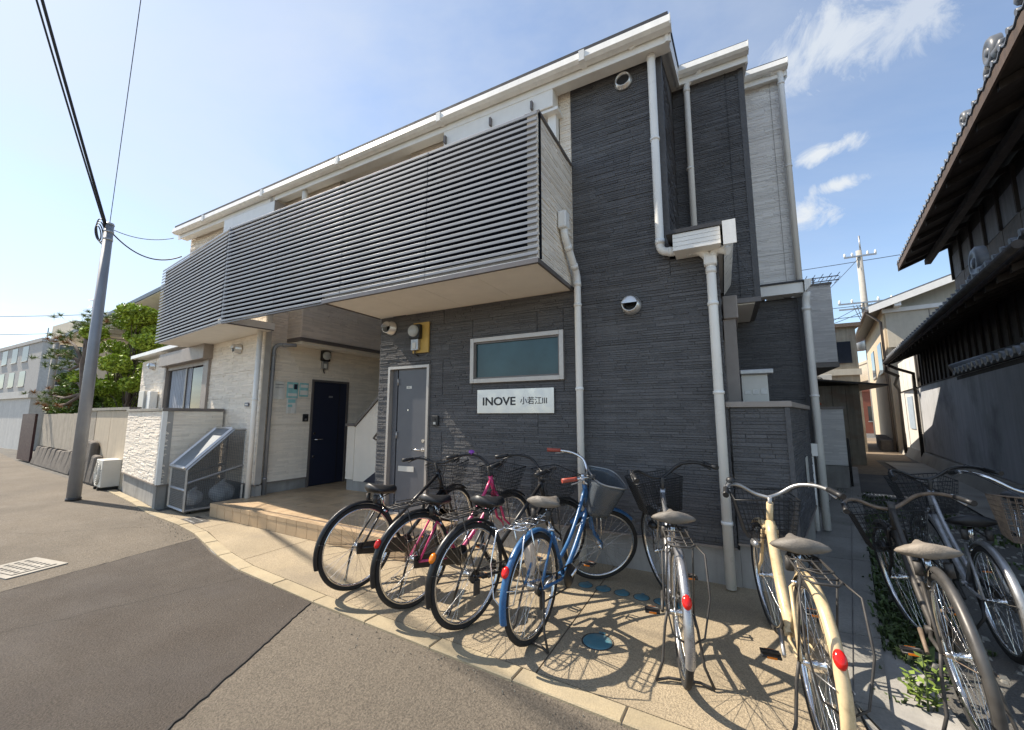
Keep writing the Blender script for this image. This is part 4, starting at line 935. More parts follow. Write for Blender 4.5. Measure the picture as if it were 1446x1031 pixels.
    for s in (-1, 1): fk.tube([at(Rw+0.37)+Vector((0,0.028*s,0)), at(Rw+0.34)+Vector((0,0.040*s,0)), at(Rw+0.12)+Vector((0.0,0.048*s,0)), (L-0.012, 0.05*s, Rw+0.05), (L, 0.05*s, Rw)], [0.012,0.0125,0.011,0.009,0.007], 8)
    fk.tube([at(Rw+0.37)+Vector((0,-0.03,0)), at(Rw+0.37)+Vector((0,0.03,0))], 0.014, 8)
    fk.build('fork', paint if not rusty else M_blackp, o)
    hz = Rw+0.60+bar_h; c0 = at(hz)
    hbm = MB(SM).tube([at(Rw+0.46), c0+ax*0.02], 0.012, 10).build('stem', M_chrome if metal is M_chrome else metal, o)
    bar = []
    for s in (-1, 1):
        if bars == 'swept': b = [c0+Vector((0.03,0,0.01)), c0+Vector((0.05,0.07*s,0.03)), c0+Vector((0.03,0.16*s,0.085)), c0+Vector((-0.05,0.235*s,0.10)), c0+Vector((-0.16,0.275*s,0.09)), c0+Vector((-0.25,0.295*s,0.075))]
        else: b = [c0+Vector((0.03,0,0.01)), c0+Vector((0.04,0.08*s,0.015)), c0+Vector((0.03,0.18*s,0.05)), c0+Vector((0.0,0.245*s,0.06)), c0+Vector((-0.06,0.285*s,0.055)), c0+Vector((-0.13,0.31*s,0.05))]
        sm_ = []
        for i in range(len(b)-1):
            p = [b[max(i-1,0)], b[i], b[i+1], b[min(i+2,len(b)-1)]]
            for t in (0, .25, .5, .75): sm_.append(0.5*((2*p[1])+(p[2]-p[0])*t+(2*p[0]-5*p[1]+4*p[2]-p[3])*t*t+(3*p[1]-p[0]-3*p[2]+p[3])*t**3))
        sm_.append(b[-1]); bar.append(sm_)
    hbar = MB(SM).tube(bar[0][::-1]+bar[1][1:], 0.011, 10).build('handlebar', M_chrome if metal is M_chrome else (M_blackp if metal is M_iron else metal), o)
    for bpts in bar:
        e = bpts[-1]; d = (bpts[-1]-bpts[-4]).normalized()
        MB(SM).tube([e-d*0.105, e-d*0.08, e-d*0.03, e+d*0.015], [0.016,0.0155,0.0165,0.017], 12).build('grip', grip, hbar)
        q = e-d*0.13; out = Vector((0.055, 0, -0.01))
        MB(SM).tube([q, q+out*0.7, q+out+d*0.04, q+out+d*0.12+Vector((0.0,0,-0.015))], [0.010,0.008,0.006,0.006], 8).build('brake_lever', M_dullm if metal is not M_iron else M_black, hbar)
    e = bar[1][-1]; q = bar[1][-10]
    if bell: MB(SM @ Matrix.Translation(q+Vector((0,0,0.02)))).lathe([(0.028,0.0),(0.028,0.010),(0.022,0.022),(0.0005,0.028)], 16).cyl((0,0,-0.015),(0,0,0.001),0.01,8).build('bell', bell, hbar)
    cb = MB(SM)
    for s, bpts in ((-1, bar[0]), (1, bar[1])):
        q = bpts[-6]; cb.tube([q+Vector((0.05,0,0)), q+Vector((0.13,-0.03*s,0.02)), c0+Vector((0.10,0.06*s,0.0)), c0+Vector((0.08,0.02*s,-0.12)), at(Rw+0.38)+Vector((0.03,0.02*s,0))], 0.0028, 5)
    cb.build('brake_cables', M_cable, o)
    MB(SM @ Matrix.Translation(at(Rw+0.36)+Vector((0.06, 0.075, -0.12))) @ Matrix.Rotation(R(90),4,'Y')).lathe([(0.0005,-0.04),(0.018,-0.04),(0.026,0.0),(0.030,0.03),(0.0005,0.034)], 16).build('lamp', M_black if rusty or metal is M_iron else M_dullm, o)
    # basket
    if basket:
        B0 = at(hz-0.02)+Vector((0.045, 0, 0)); zb_, zt_ = B0.z-0.235, B0.z+0.005
        def cor(v, wx=0): 
            w = 0.135+0.055*v; l = 0.20+0.075*v; z = zb_+(zt_-zb_)*v; x0 = B0.x
            return [(x0+0.005, -w, z), (x0+l, -w*0.94, z+0.03*v), (x0+l, w*0.94, z+0.03*v), (x0+0.005, w, z)]
        if basket == 'wire' or basket == 'dense':
            g = MB(SM); nr = 8 if basket == 'wire' else 13; rw = 0.0020 if basket == 'wire' else 0.0026
            for j in range(nr+1):
                g.tube(cor(j/nr), rw if j < nr else 0.0042, 4, True)
            c0_, c1_ = cor(0), cor(1)
            for k in range(4):
                a0, b0, a1, b1 = map(Vector, (c0_[k], c0_[(k+1)%4], c1_[k], c1_[(k+1)%4])); m_ = 12 if basket == 'wire' else 16
                for t in range(m_): g.tube([a0.lerp(b0, t/m_), a1.lerp(b1, t/m_)], rw, 4, caps=False)
            for t in range(1, 10): 
                g.tube([Vector(c0_[0]).lerp(Vector(c0_[1]), t/10), Vector(c0_[3]).lerp(Vector(c0_[2]), t/10)], rw, 4, caps=False); g.tube([Vector(c0_[0]).lerp(Vector(c0_[3]), t/10), Vector(c0_[1]).lerp(Vector(c0_[2]), t/10)], rw, 4, caps=False)
            g.build('basket', M_rust if rusty and rack else M_black, o)
        else:    # moulded plastic bucket basket
            g = MB(SM); n = 40; rows = 8; vs = []
            def ring(v, off):
                out = []
                for k in range(n):
                    a = 2*math.pi*k/n; ca, sa = math.cos(a), math.sin(a); p_ = 0.55
                    sx = math.copysign(abs(ca)**p_, ca); sy_ = math.copysign(abs(sa)**p_, sa)
                    w = 0.125+0.05*v-off; l = 0.095+0.045*v-off; rib = 0.004*(k % 2)*(0 < v < 0.98)
                    out.append((B0.x+0.12+0.03*v+sx*(l+rib), sy_*(w+rib), zb_-0.03+(zt_-zb_+0.05)*v+0.03*v*(1-ca)*0.5))
                return out
            rings = [ring(j/rows, 0) for j in range(rows+1)]+[ring(1.0-0.001, 0.006)]+[ring(j/rows, 0.007) for j in range(rows-1, -1, -1)]
            for r_ in rings: vs += r_
            m_ = len(rings)
            g.add(vs, [(j*n+k, j*n+(k+1)%n, (j+1)*n+(k+1)%n, (j+1)*n+k) for j in range(m_-1) for k in range(n)]+[tuple(range(n-1,-1,-1)), tuple((m_-1)*n+k for k in range(n))], True)
            g.build('basket', mat('smoked_plastic', (0.10,0.115,0.13), 0.25, alpha=0.72), o)
            MB(SM).tube(ring(1.0, -0.004), 0.007, 6, True).build('basket_rim', M_dullm, o)
        MB(SM).tube([at(hz-0.05)+Vector((0.01,0,0)), B0+Vector((0.02,0,-0.06))], 0.010, 6).build('basket_bracket', metal, o)
        for s in (-1, 1): MB(SM).tube([(L,0.055*s,Rw),(B0.x+0.14,0.06*s,zb_-0.004)],0.004,5).build('basket_stay', metal, o)
    # rack
    if rack:
        z = Rw*2+0.075; g = MB()
        loop = [(0.16,0.045,z),(0.10,0.065,z),(-0.20,0.065,z),(-0.24,0.04,z),(-0.24,-0.04,z),(-0.20,-0.065,z),(0.10,-0.065,z),(0.16,-0.045,z)]
        g.tube(loop, 0.0052, 6, True)
        for y in (-0.025, 0.025): g.tube([(0.14,y,z),(-0.24,y,z)], 0.004, 6)
        for x in (0.05,-0.07,-0.17): g.tube([(x,-0.065,z),(x,0.065,z)], 0.004, 6)
        for s in (-1, 1): g.tube([(-0.14,0.065*s,z),(0.0,0.07*s,Rw)], 0.0045, 6); g.tube([(0.13,0.05*s,z),(0.185,0.02*s,z-0.04)],0.004,6)
        g.tube([(0.02,-0.05,z+0.02),(-0.16,-0.05,z+0.025),(-0.20,0,z+0.025),(-0.16,0.05,z+0.025),(0.02,0.05,z+0.02)],0.0035,6)
        if stand == 'double':
            for s in (-1, 1): g.tube([(-0.18,0.067*s,z),(-0.275,0.10*s,z-0.02),(-0.325,0.105*s,z-0.20),(-0.335,0.07*s,z-0.38),(-0.345,0.0,z-0.42)], 0.0045, 6)
        g.build('rear_rack', metal if metal is M_chrome else M_iron, o)
    # kickstand
    ks = MB()
    if stand == 'side': ks.tube([(0.0,0.07,Rw),(-0.02,0.085,Rw-0.10),(0.02,0.20,0.014)], [0.009,0.009,0.007], 8).tube([(0.02,0.20,0.012),(0.02,0.225,0.008)],0.009,6)
    else:
        for s in (-1, 1): ks.tube([(0.0,0.068*s,Rw),(-0.01,0.085*s,Rw-0.08),(-0.035,0.105*s,0.10),(-0.06,0.145*s,0.012)], 0.0075, 8)
        ks.tube([(-0.06,-0.145,0.012),(-0.03,-0.08,0.016),(-0.03,0.08,0.016),(-0.06,0.145,0.012)], 0.0075, 8)
    ks.build('kickstand', M_iron if stand == 'double' else M_black, o)
    if bag_on:
        g = MB(); n = 14; vs = []; 
        for i in range(n+1):
            for k in range(16):
                a = 2*math.pi*k/16; t = i/n
                rr = 0.05*math.sin(math.pi*min(0.97,max(0.03,t)))**0.5*(1+0.18*math.sin(3*a+5*t)+0.1*math.sin(7*a+11*t))
                vs.append((0.10+rr*0.8*math.cos(a), 0.075+rr*0.9*math.sin(a), 0.36+0.30*t))
        g.add(vs, [(i*16+k, i*16+(k+1)%16, (i+1)*16+(k+1)%16, (i+1)*16+k) for i in range(n) for k in range(16)], True).build('lock_pouch', mat('pale_cloth', (0.55,0.47,0.40), 0.8, var=0.2, scale=20), o)
    o.location = (rear[0], rear[1], 0.016)
    o.rotation_euler = (Matrix.Rotation(R(90-heading), 3, 'Z') @ Matrix.Rotation(R(lean), 3, 'X')).to_euler()
    return o
P_ = lambda n, c, r=0.30, me=0.0: mat(n, c, r, metal=me, var=0.14, scale=9, fine=0.06, bscale=70, stain=((0.12,0.085,0.055), 0.35, 22))
pk, bl, bg, sv, wh = P_('pink_paint', (0.62,0.045,0.17)), P_('blue_paint', (0.028,0.115,0.27)), P_('cream_paint', (0.62,0.475,0.275)), P_('silver_paint', (0.42,0.42,0.43), 0.3, 0.7), P_('pearl_paint', (0.40,0.40,0.41), 0.25, 0.4)
gs = mat('grey_saddle', (0.17,0.152,0.13), 0.6, var=0.25, scale=14, bump=0.3, bscale=120, stain=((0.07,0.06,0.05), 0.5, 12))
bicycle('black bicycle leftmost in the row, nearest the tiled porch', (-2.80, 2.53), 12, M_blackp, M_blackp, steer=12, lean=2, metal=M_iron, basket='wire', bars='flat', reflector=None, sideframe='straight', rack=False, saddle_h=0.745)
bicycle('pink bicycle with black saddle and purple bell', (-2.17, 2.51), 12, pk, M_blackp, steer=-4, lean=2, metal=M_iron, case=M_blackp, bell=mat('purple_bell', (0.28,0.06,0.42), 0.3), basket='wire', sideframe='twin', saddle_h=0.715)
bicycle('black geared bicycle between the pink and the blue ones', (-1.64, 2.46), 12, M_blackp, M_blackp, steer=-18, lean=2, metal=M_iron, geared=True, reflector=(0.75, M_orange), sideframe='straight', basket='wire', saddle_h=0.76)
bicycle('blue bicycle with smoked plastic basket and reddish grips', (-1.165, 2.50), 6, bl, bl, steer=-52, lean=1, metal=M_chrome, saddle_m=gs, grip=mat('red_grip', (0.36,0.07,0.045), 0.5), basket='bucket', geared=True, bag_on=True, Rw=0.335, sideframe='twin', stand='double', saddle_h=0.79)
bicycle('silver bicycle with dense black basket standing below the round vent', (-0.28, 2.55), -12, sv, sv, steer=22, lean=0, metal=M_iron, saddle_m=gs, basket='dense', stand='double', sideframe='straight', saddle_h=0.77)
bicycle('cream bicycle with large red reflector at the building corner', (0.30, 2.32), -5, bg, bg, steer=6, lean=0, bar_h=-0.05, metal=M_dullm, saddle_m=gs, basket='wire', stand='double', sideframe='single', bell=M_black, saddle_h=0.755)
bicycle('rusty dark bicycle with tan saddle standing on the alley weeds', (0.93, 2.70), 6, M_iron, mat('dull_dark_guard', (0.10,0.095,0.09), 0.45, metal=0.5, var=0.3, scale=15), steer=10, lean=-6, bar_h=-0.13, gw=0.72, metal=M_rust, saddle_m=mat('tan_saddle', (0.24,0.205,0.165), 0.7, var=0.25, scale=14, bump=0.3, bscale=120, stain=((0.09,0.075,0.06), 0.5, 12)), basket='wire', rusty=True, stand='double', rack=False, sideframe='twin', reflector=None, saddle_h=0.71)
bicycle('silver bicycle with black saddle, second from the right edge', (1.43, 3.66), 4, wh, M_dullm, steer=8, lean=-4, gw=0.8, Rw=0.315, metal=M_iron, basket='wire', stand='side', rack=False, sideframe='twin', reflector=None, saddle_h=0.70)
bicycle('pale bicycle facing the street at the right edge with rusty basket', (1.98, 4.5), 202, wh, wh, steer=10, lean=2, metal=M_chrome, basket='wire', rusty=True, stand='side', sideframe='single')

# ------------------------------------------------------------------ covers and grates in the ground
def teal_cover(label, x, y, r, grp):
    o = thing('pipe_cover', label, 'cover', (x, y, 0.016), grp)
    MB().lathe([(0.0005,0.0215),(r*0.9,0.0215),(r*0.97,0.020),(r,0.016)], 28, 'z', (x,y,0)).build('lid', M_teal, o)
    MB().lathe([(r*1.02,0.014),(r*1.02,0.0185),(r*1.10,0.0185),(r*1.10,0.014)], 28, 'z', (x,y,0)).build('rim', M_iron, o)
    bx('tab', M_teal, o, x-r*0.22, x+r*0.22, y+r*1.11, y+r*1.32, 0.0165, 0.0195)
pos = ['leftmost', 'second from left', 'third from left', 'fourth from left', 'fifth from left', 'rightmost']
for k in range(6): teal_cover('small teal pipe cover, %s in the row of six' % pos[k], -1.13+0.155*k, 3.50-0.007*k, 0.058, 'row of teal pipe covers')
teal_cover('large teal pipe cover alone in front of the blue bicycle', -0.80, 2.70, 0.092, None)
def grate(label, M, w, d, nx, ny, fm=M_concl, bw=0.007, bm=None):
    o = thing('drain_grate', label, 'grate', tuple(M @ Vector((0,0,0))))
    MB(M).box(-w/2-0.07, w/2+0.07, -d/2-0.07, d/2+0.07, 0.0, 0.0105).build('surround', fm, o)
    g = MB(M)
    for i in range(nx+1): x = -w/2+w*i/nx; g.box(x-bw, x+bw, -d/2, d/2, 0.0145, 0.017)
    for j in range(ny+1): y = -d/2+d*j/ny; g.box(-w/2-bw, w/2+bw, y-bw, y+bw, 0.0144, 0.0165)
    MB(M).box(-w/2, w/2, -d/2, d/2, 0.0108, 0.0125).build('pit', M_black, o)
    g.build('bars', bm or M_steel, o)
grate('pale concrete drain cover with square holes set in the road', frame((-6.02,1.40,0.004), (0.17,-0.985)), 0.27, 0.40, 4, 6, M_concl, 0.015, M_concl)
grate('long drain grate across the alley', frame((2.52,9.75,0.0), adir(100)), 0.62, 0.16, 12, 1, M_conc)
grate('dark drain grate by the garbage cage', frame((-6.55,3.05,0.006), WL), 0.34, 0.10, 8, 1, M_iron)

# ------------------------------------------------------------------ poles and wires
def bolt_band(o, x, y, z, r): MB().cyl((x,y,z-0.02),(x,y,z+0.02),r*1.08,16).build('band', M_dullm, o)
pl = thing('utility_pole', 'grey steel pole with cable loops standing at the roadside', 'pole', (-9.98, 2.80, 0))
MB().tube([(-9.98,2.80,-0.1),(-9.98,2.80,4.98)], [0.092,0.066], 20).build('shaft', M_pole, pl)
MB().tube([(-9.98,2.80,4.98),(-9.98,2.80,5.02)], [0.072,0.062], 20).build('cap', M_dullm, pl); MB().tube([(-9.98,2.80,0.0),(-9.98,2.80,0.05)], 0.10, 20).build('base_ring', M_black, pl)
for z in (4.85, 4.70): bolt_band(pl, -9.98, 2.80, z, 0.068)
lp = MB()
for k in range(4):
    c = Vector((-10.12-0.05*k, 2.70+0.03*k, 4.82+0.03*k)); r = 0.13+0.035*k
    lp.tube([(c.x+r*math.cos(2*math.pi*i/22)*0.9, c.y-0.25*r*math.sin(2*math.pi*i/22), c.z+r*math.sin(2*math.pi*i/22)) for i in range(22)], 0.010, 6, True)
lp.build('cable_loops', M_cable, pl)
def wire(label, p, q, sag, r, grp='overhead cables'):
    p, q = Vector(p), Vector(q); n = 24
    o = MB().tube([p.lerp(q, t/n)-Vector((0,0,sag*4*(t/n)*(1-t/n))) for t in range(n+1)], r, 6).build('overhead_cable', M_cable)
    tag(o, label, 'cable', grp)
wire('thick twin cable rising from the grey pole out of the picture', (-9.98,2.76,4.95), (-6.5,-0.65,11.6), 0.10, 0.020)
wire('second strand of the thick cable rising from the grey pole', (-9.95,2.74,4.9), (-6.5,-0.70,11.5), 0.16, 0.013)
wire('single thin wire rising from the pole top', (-9.98,2.80,5.02), (-7.25,2.05,7.7), 0.02, 0.006)
wire('cable sagging from the grey pole to the white house corner', (-9.98,2.85,4.85), (-9.85,3.9,4.75), 0.25, 0.012)
wire('thin wire from the grey pole to the eave', (-9.98,2.85,4.92), (-9.90,3.75,5.1), 0.1, 0.007)
tp = thing('street_pole', 'tall concrete pole carrying the cables at the roadside', 'pole', (-6.5,-0.7,0))
MB().tube([(-6.5,-0.72,-0.1),(-6.5,-0.72,12.2)], [0.17,0.11], 16).build('shaft', M_cpole, tp)

# ------------------------------------------------------------------ left neighbour: garden wall, tree, house
gw = thing('garden_wall', 'old beige panel garden wall with block lattice and stone base', 'wall', (-13, 3.7, 0))
GWd = Vector((-8.1, 0.65, 0)).normalized()
GW = frame((-18.75, 4.28), (-GWd.x, -GWd.y))     # local x from 0 (far) to 8.2 (near)
for (a, b) in ((5.95, 7.0), (7.01, 8.2)): bx('wall_panel', M_wallpan, gw, a, b-0.008, 0.0, 0.12, 0.0, 1.55, M=GW)
for k in range(5): bx('wall_panel', M_block, gw, 0.2+0.86*k, 1.05+0.86*k, 0.05, 0.15, 0.55, 1.50+random.uniform(-.01,.01), M=GW)
for k in range(9): 
    s = MB(GW); x = 0.15+0.49*k; s.hexa([(x,-0.10,0),(x+.47,-0.08,0),(x+.46,0.2,0),(x,0.2,0),(x+.03,0.0,.5+.06*random.random()),(x+.44,0.01,.52+.05*random.random()),(x+.45,.2,.55),(x+.02,.2,.55)]).build('base_stone', M_stone, gw, 0.03)
for k in range(24): bx('lattice_block', M_block, gw, 4.62, 5.30, -0.02, 0.10, 0.03+0.0625*k, 0.03+0.0625*k+0.038, M=GW)
for x in (4.58, 5.31): bx('lattice_post', M_block, gw, x, x+0.03, 0.0, 0.12, 0.0, 1.56, M=GW)
bx('wall_post', M_block, gw, 5.45, 5.90, 0.0, 0.14, 0.0, 1.56, M=GW)
bx('wall_cap', M_capm, gw, 4.55, 8.22, -0.03, 0.16, 1.561, 1.62, M=GW)
rk = thing('garden_stone', 'large dark upright stone leaning on the garden wall behind the pole', 'stone', (-12.4, 3.5, 0))
st_ = MB(frame((-12.7, 3.60), (1,-0.08))); random.seed(11)
for (x, w, h_) in ((0.0,0.5,0.92),(0.5,0.35,0.62),(0.82,0.25,0.40)):
    st_.hexa([(x,-0.02,0),(x+w,0,0),(x+w-.02,.22,0),(x+.02,.22,0),(x+.06,.04,h_),(x+w-.05,.05,h_*.95),(x+w-.06,.18,h_*.93),(x+.07,.2,h_*.98)])
st_.build('stone', M_stone, rk, 0.05)

def leaves(mb, c, r, n, size, rnd, flat=0.8):
    for _ in range(n):
        while True:
            d = Vector((rnd.uniform(-1,1), rnd.uniform(-1,1), rnd.uniform(-1,1)))
            if 0.25 < d.length < 1: break
        p = Vector(c)+Vector((d.x*r[0], d.y*r[1], d.z*r[2]))
        nrm = (Vector((rnd.gauss(0,1), rnd.gauss(0,1), rnd.gauss(0.6,1)))).normalized(); a = nrm.orthogonal().normalized(); a.rotate(Matrix.Rotation(rnd.uniform(0,6.28),3,nrm)); b = nrm.cross(a)
        s = size*rnd.uniform(0.6,1.3); mb.tone = rnd.random()
        mb.add([tuple(p-a*s), tuple(p+b*s*0.45+nrm*s*0.12), tuple(p+a*s), tuple(p-b*s*0.45+nrm*s*0.12)], [(0,1,2,3)])
def broadleaf(label, base, h, rad, n, m, seed, zlo=0.35):
    rnd = random.Random(seed); o = thing('garden_tree', label, 'tree', base); B = Vector(base)
    tr = MB(); tr.tube([B, B+Vector((0.1,0,h*0.3)), B+Vector((-0.05,0.05,h*0.6)), B+Vector((0.1,0,h*0.9))], [0.11,0.09,0.06,0.02], 8)
    cr = MB(); 
    for k in range(34):
        a = rnd.uniform(0,6.28); rr = rad*math.sqrt(rnd.random())*0.85; z = h*rnd.uniform(zlo, 0.93); rr *= 1-0.45*max(0,(z/h-0.6))
        c = B+Vector((rr*math.cos(a), rr*math.sin(a)*0.8, z)); s = rnd.uniform(0.28,0.5)*rad*0.55
        tr.tube([B+Vector((0,0,z*0.55)), B.lerp(c,0.5)+Vector((0,0,z*0.36)), c], [0.018,0.011,0.005], 5)
        leaves(cr, c, (s*1.1,s*1.1,s*0.8), int(n*1.7)//34, 0.062, rnd)
    tr.build('trunk', M_bark, o); cr.build('crown', m, o)
broadleaf('bright green broadleaf tree behind the garden wall', (-16.3,5.45,0), 5.05, 1.5, 17000, M_leaf, 21)
broadleaf('yellow green shrub tree between the pole and the pine', (-17.7,5.6,0), 4.0, 1.2, 7500, M_leaf, 27, 0.32)
broadleaf('dark green bushy tree low behind the garden wall', (-18.9,5.3,0), 2.9, 1.2, 5500, M_leafd, 22, 0.32)
def pine():
    rnd = random.Random(5); o = thing('pine_tree', 'gnarled pine with bent trunk and browning needles beside the pole', 'tree', (-16.0, 4.6, 0)); B = Vector((-16.0,4.6,0))
    T = [B, B+Vector((-0.1,0,1.2)), B+Vector((-0.55,0,2.1)), B+Vector((-0.95,0,3.0)), B+Vector((-0.75,0,3.5)), B+Vector((-1.2,0,4.0))]
    tr = MB().tube(T, [0.17,0.15,0.12,0.10,0.08,0.05], 9)
    g, br = MB(), MB()
    tips = [(-2.6,0,3.9),(-3.2,0.1,3.0),(-2.4,0.2,2.5),(-3.0,-0.1,2.1),(-1.6,0.1,4.2),(-1.9,0,3.3),(-0.3,0.1,4.2),(-2.2,-0.2,1.75),(-3.6,0.0,3.45)]
    for i, t in enumerate(tips):
        e = B+Vector(t); s = T[3] if t[2] > 2.8 else T[2]
        md = s.lerp(e,0.55)+Vector((0,0,0.12*(-1)**i)); tr.tube([s, md, e], [0.06,0.04,0.015], 6)
        for k in range(22):
            c = e+Vector((rnd.gauss(0,0.30), rnd.gauss(0,0.25), rnd.gauss(0.05,0.09)))
            tgt = br if (rnd.random() < (0.55 if i in (2,3,7,0) and c.z < e.z+0.06 else 0.06)) else g
            for _ in range(34):
                d = Vector((rnd.gauss(0,1), rnd.gauss(0,1), rnd.gauss(0.5,0.7))).normalized()*rnd.uniform(0.10,0.19); w = d.orthogonal().normalized()*0.008
                tgt.tone = rnd.random(); tgt.add([tuple(c-w), tuple(c+w), tuple(c+d)], [(0,1,2)])
    tr.build('trunk', M_bark, o); g.build('crown', M_needle, o); br.build('brown_needles', M_needleb, o)
pine()
nh = thing('neighbour_house', 'beige house with broad sloping roof behind the garden trees', 'house', (-19, 9, 0))
bx('wall', M_beige, nh, -26, -14.5, 7.2, 13, 0, 4.75)
MB().add([(-26,7.2,4.75),(-14.5,7.2,4.75),(-14.5,7.2,5.95),(-26,7.2,4.80),(-26,7.35,4.75),(-14.5,7.35,4.75),(-14.5,7.35,5.95),(-26,7.35,4.80)],[(0,1,2,3),(7,6,5,4),(0,4,5,1),(3,2,6,7),(0,3,7,4),(1,5,6,2)]).build('gable_wall', M_beige, nh)
MB().hexa([(-27,6.2,4.72),(-13,6.2,6.12),(-13,13.5,6.12),(-27,13.5,4.72),(-27,6.2,4.86),(-13,6.2,6.26),(-13,13.5,6.26),(-27,13.5,4.86)]).build('roof', M_kawara, nh)
MB().hexa([(-26.9,6.22,4.69),(-13,6.22,6.08),(-13,7.18,6.08),(-26.9,7.18,4.69),(-26.9,6.22,4.71),(-13,6.22,6.10),(-13,7.18,6.10),(-26.9,7.18,4.71)]).build('soffit', M_cream, nh)
MB().hexa([(-22.5,5.8,4.62),(-14,5.8,4.75),(-14,7.18,4.90),(-22.5,7.18,4.77),(-22.5,5.8,4.65),(-14,5.8,4.78),(-14,7.18,4.93),(-22.5,7.18,4.80)]).build('terrace_roof', M_clear, nh)
for k in range(7): bx('terrace_rafter', M_alu, nh, -22.2+1.3*k, -22.15+1.3*k, 5.8, 7.18, 4.58, 4.62)
for x in (-18.6,-17.0): 
    w_ = bx('window', M_winglass, nh, x, x+1.1, 7.15, 7.19, 2.9, 4.1)
    for (a,b,c,d) in ((x-.05,x,2.85,4.15),(x+1.1,x+1.15,2.85,4.15),(x,x+1.1,4.1,4.15),(x,x+1.1,2.85,2.9),(x+.53,x+.57,2.9,4.1)): bx('window_frame', M_alu, w_, a,b,7.12,7.18,c,d)
def antenna(label, p, h, parent_name='tv_antenna'):
    o = thing('tv_antenna', label, 'antenna', p); x, y, z = p
    MB().cyl((x,y,z),(x,y,z+h),0.018,6).build('mast', M_dullm, o)
    a = MB()
    for zz in (h*0.95, h*0.7):
        a.tube([(x-0.45,y,z+zz),(x+0.45,y,z+zz)],0.012,5)
        for k in range(7): a.tube([(x-0.42+0.14*k,y-0.25,z+zz),(x-0.42+0.14*k,y+0.25,z+zz)],0.008,4)
    a.build('elements', M_dullm, o)
antenna('thin television antenna on the beige neighbour roof', (-16.6, 7.6, 5.7), 2.0)
# far buildings at the left end of the street
def block(label, x0, x1, y0, y1, h, m, wins, parapet=True, name='building'):
    o = thing(name, label, 'building', ((x0+x1)/2, (y0+y1)/2, 0))
    bx('wall', m, o, x0, x1, y0, y1, 0, h)
    if parapet: bx('parapet', m, o, x0-0.1, x1+0.1, y0-0.1, y1+0.1, h, h+0.3)
    for (face, a, b, c, d) in wins:
        if face == 'x': w_ = bx('window', M_winglass, o, x1-0.05, x1+0.02, a, b, c, d); bx('window_sill', M_alu, w_, x1+0.021, x1+0.08, a-.05, b+.05, c-.08, c)
        else: w_ = bx('window', M_winglass, o, a, b, y0-0.02, y0+0.05, c, d); bx('window_sill', M_alu, w_, a-.05, b+.05, y0-0.08, y0-0.021, c-.08, c)
    return o
fb = block('pale grey flat roofed building at the far left end of the street', -66, -50, 11.0, 24, 7.6, mat('pale_render', (0.50,0.48,0.45), 0.9, streak=0.15), [('x',12+2.2*k,13.3+2.2*k,z,z+1.3) for k in range(5) for z in (1.2,4.0,6.2)]+[('y',-64+3*k,-62.4+3*k,z,z+1.3) for k in range(4) for z in (1.2,4.0,6.2)])
bx('stair_tower', M_cream, fb, -57, -51.5, 13, 17.5, 7.9, 10.0)
for k in range(8): MB().cyl((-50.1,11.2+k*1.5,7.9),(-50.1,11.2+k*1.5,8.8),0.04,6).build('railing_post', M_dullm, fb)
block('white low shed building at left behind the street pole', -33, -26, 5.6, 8.5, 2.2, M_plasterw, [('x',6.2,7.4,0.9,1.8)])
gate = thing('maroon_gate', 'dark maroon metal gate at the end of the garden wall', 'gate', (-19.6, 4.3, 0))
for k in range(5): bx('gate_panel', mat('maroon_metal', (0.055,0.02,0.022), 0.5), gate, -20.5+0.32*k, -20.19+0.32*k, 4.30-0.02*k, 4.36-0.02*k, 0.05, 1.5)
antenna('small television antenna on the far pale grey building', (-55, 15, 10.0), 3.0)
fp = thing('street_pole', 'slim grey pole at left beyond the pine', 'pole', (-25.5, 6.0, 0)); MB().tube([(-25.5,6.0,0),(-25.5,6.0,4.6)],[0.13,0.10],12).build('shaft', M_cpole, fp); MB().tube([(-25.9,6.0,4.3),(-25.1,6.0,4.3)],0.03,6).build('arm', M_dullm, fp)
wire('upper wire crossing the sky at far left', (-60,2,9.2), (-22,13,7.6), 0.5, 0.02); wire('lower wire crossing the sky at far left', (-60,3,7.9), (-22,13.5,6.8), 0.5, 0.02)

# ------------------------------------------------------------------ right side: old tiled house along the alley (10 degrees off axis)
ca10, sa10 = math.cos(R(10)), math.sin(R(10))
HM = Matrix(((ca10, sa10, 0, 0), (-sa10, ca10, 0, 0), (0, 0, 1, 0), (0, 0, 0, 1)))   # local x: offset to the right, local y: along the alley
def hpt(x, y, z=0): return tuple(HM @ Vector((x, y, z)))
oh = thing('old_house', 'old dark wooden house with grey tiled eaves along the alley', 'house', hpt(3.5, 12))
y = 9.3
while y < 17.8:
    ye = min(y+2.13, 17.8); bx('plaster_panel', M_plaster, oh, 2.40, 2.5, y+0.004, ye-0.004, 0.36, 2.32, M=HM); y = ye
for k in range(3): bx('plaster_panel', M_plasterw, oh, 2.40, 2.5, 17.95+1.25*k, 19.19+1.25*k, 0.3, 2.34, M=HM)
MB(HM).hexa([(2.22,9.3,0),(2.5,9.3,0),(2.5,21.6,0),(2.22,21.6,0),(2.33,9.3,0.355),(2.5,9.3,0.355),(2.5,21.6,0.295),(2.33,21.6,0.295)]).build('plinth', M_concl, oh)
k = 0; y = 9.3
while y < 21.5:
    ye = min(y+0.44, 21.6); bx('wall_board', M_woodb if y < 17.9 else M_plasterw, oh, 2.43+0.006*(k%2), 2.5, y+0.004, ye-0.004, 2.345, 3.45, M=HM)
    if y < 17.9: bx('batten', M_woodb, oh, 2.395, 2.428, y-0.02, y+0.02, 2.345, 3.45, M=HM)
    y = ye; k += 1
bx('sill_beam', M_woodb, oh, 2.37, 2.43, 9.3, 21.6, 2.322, 2.343, M=HM)
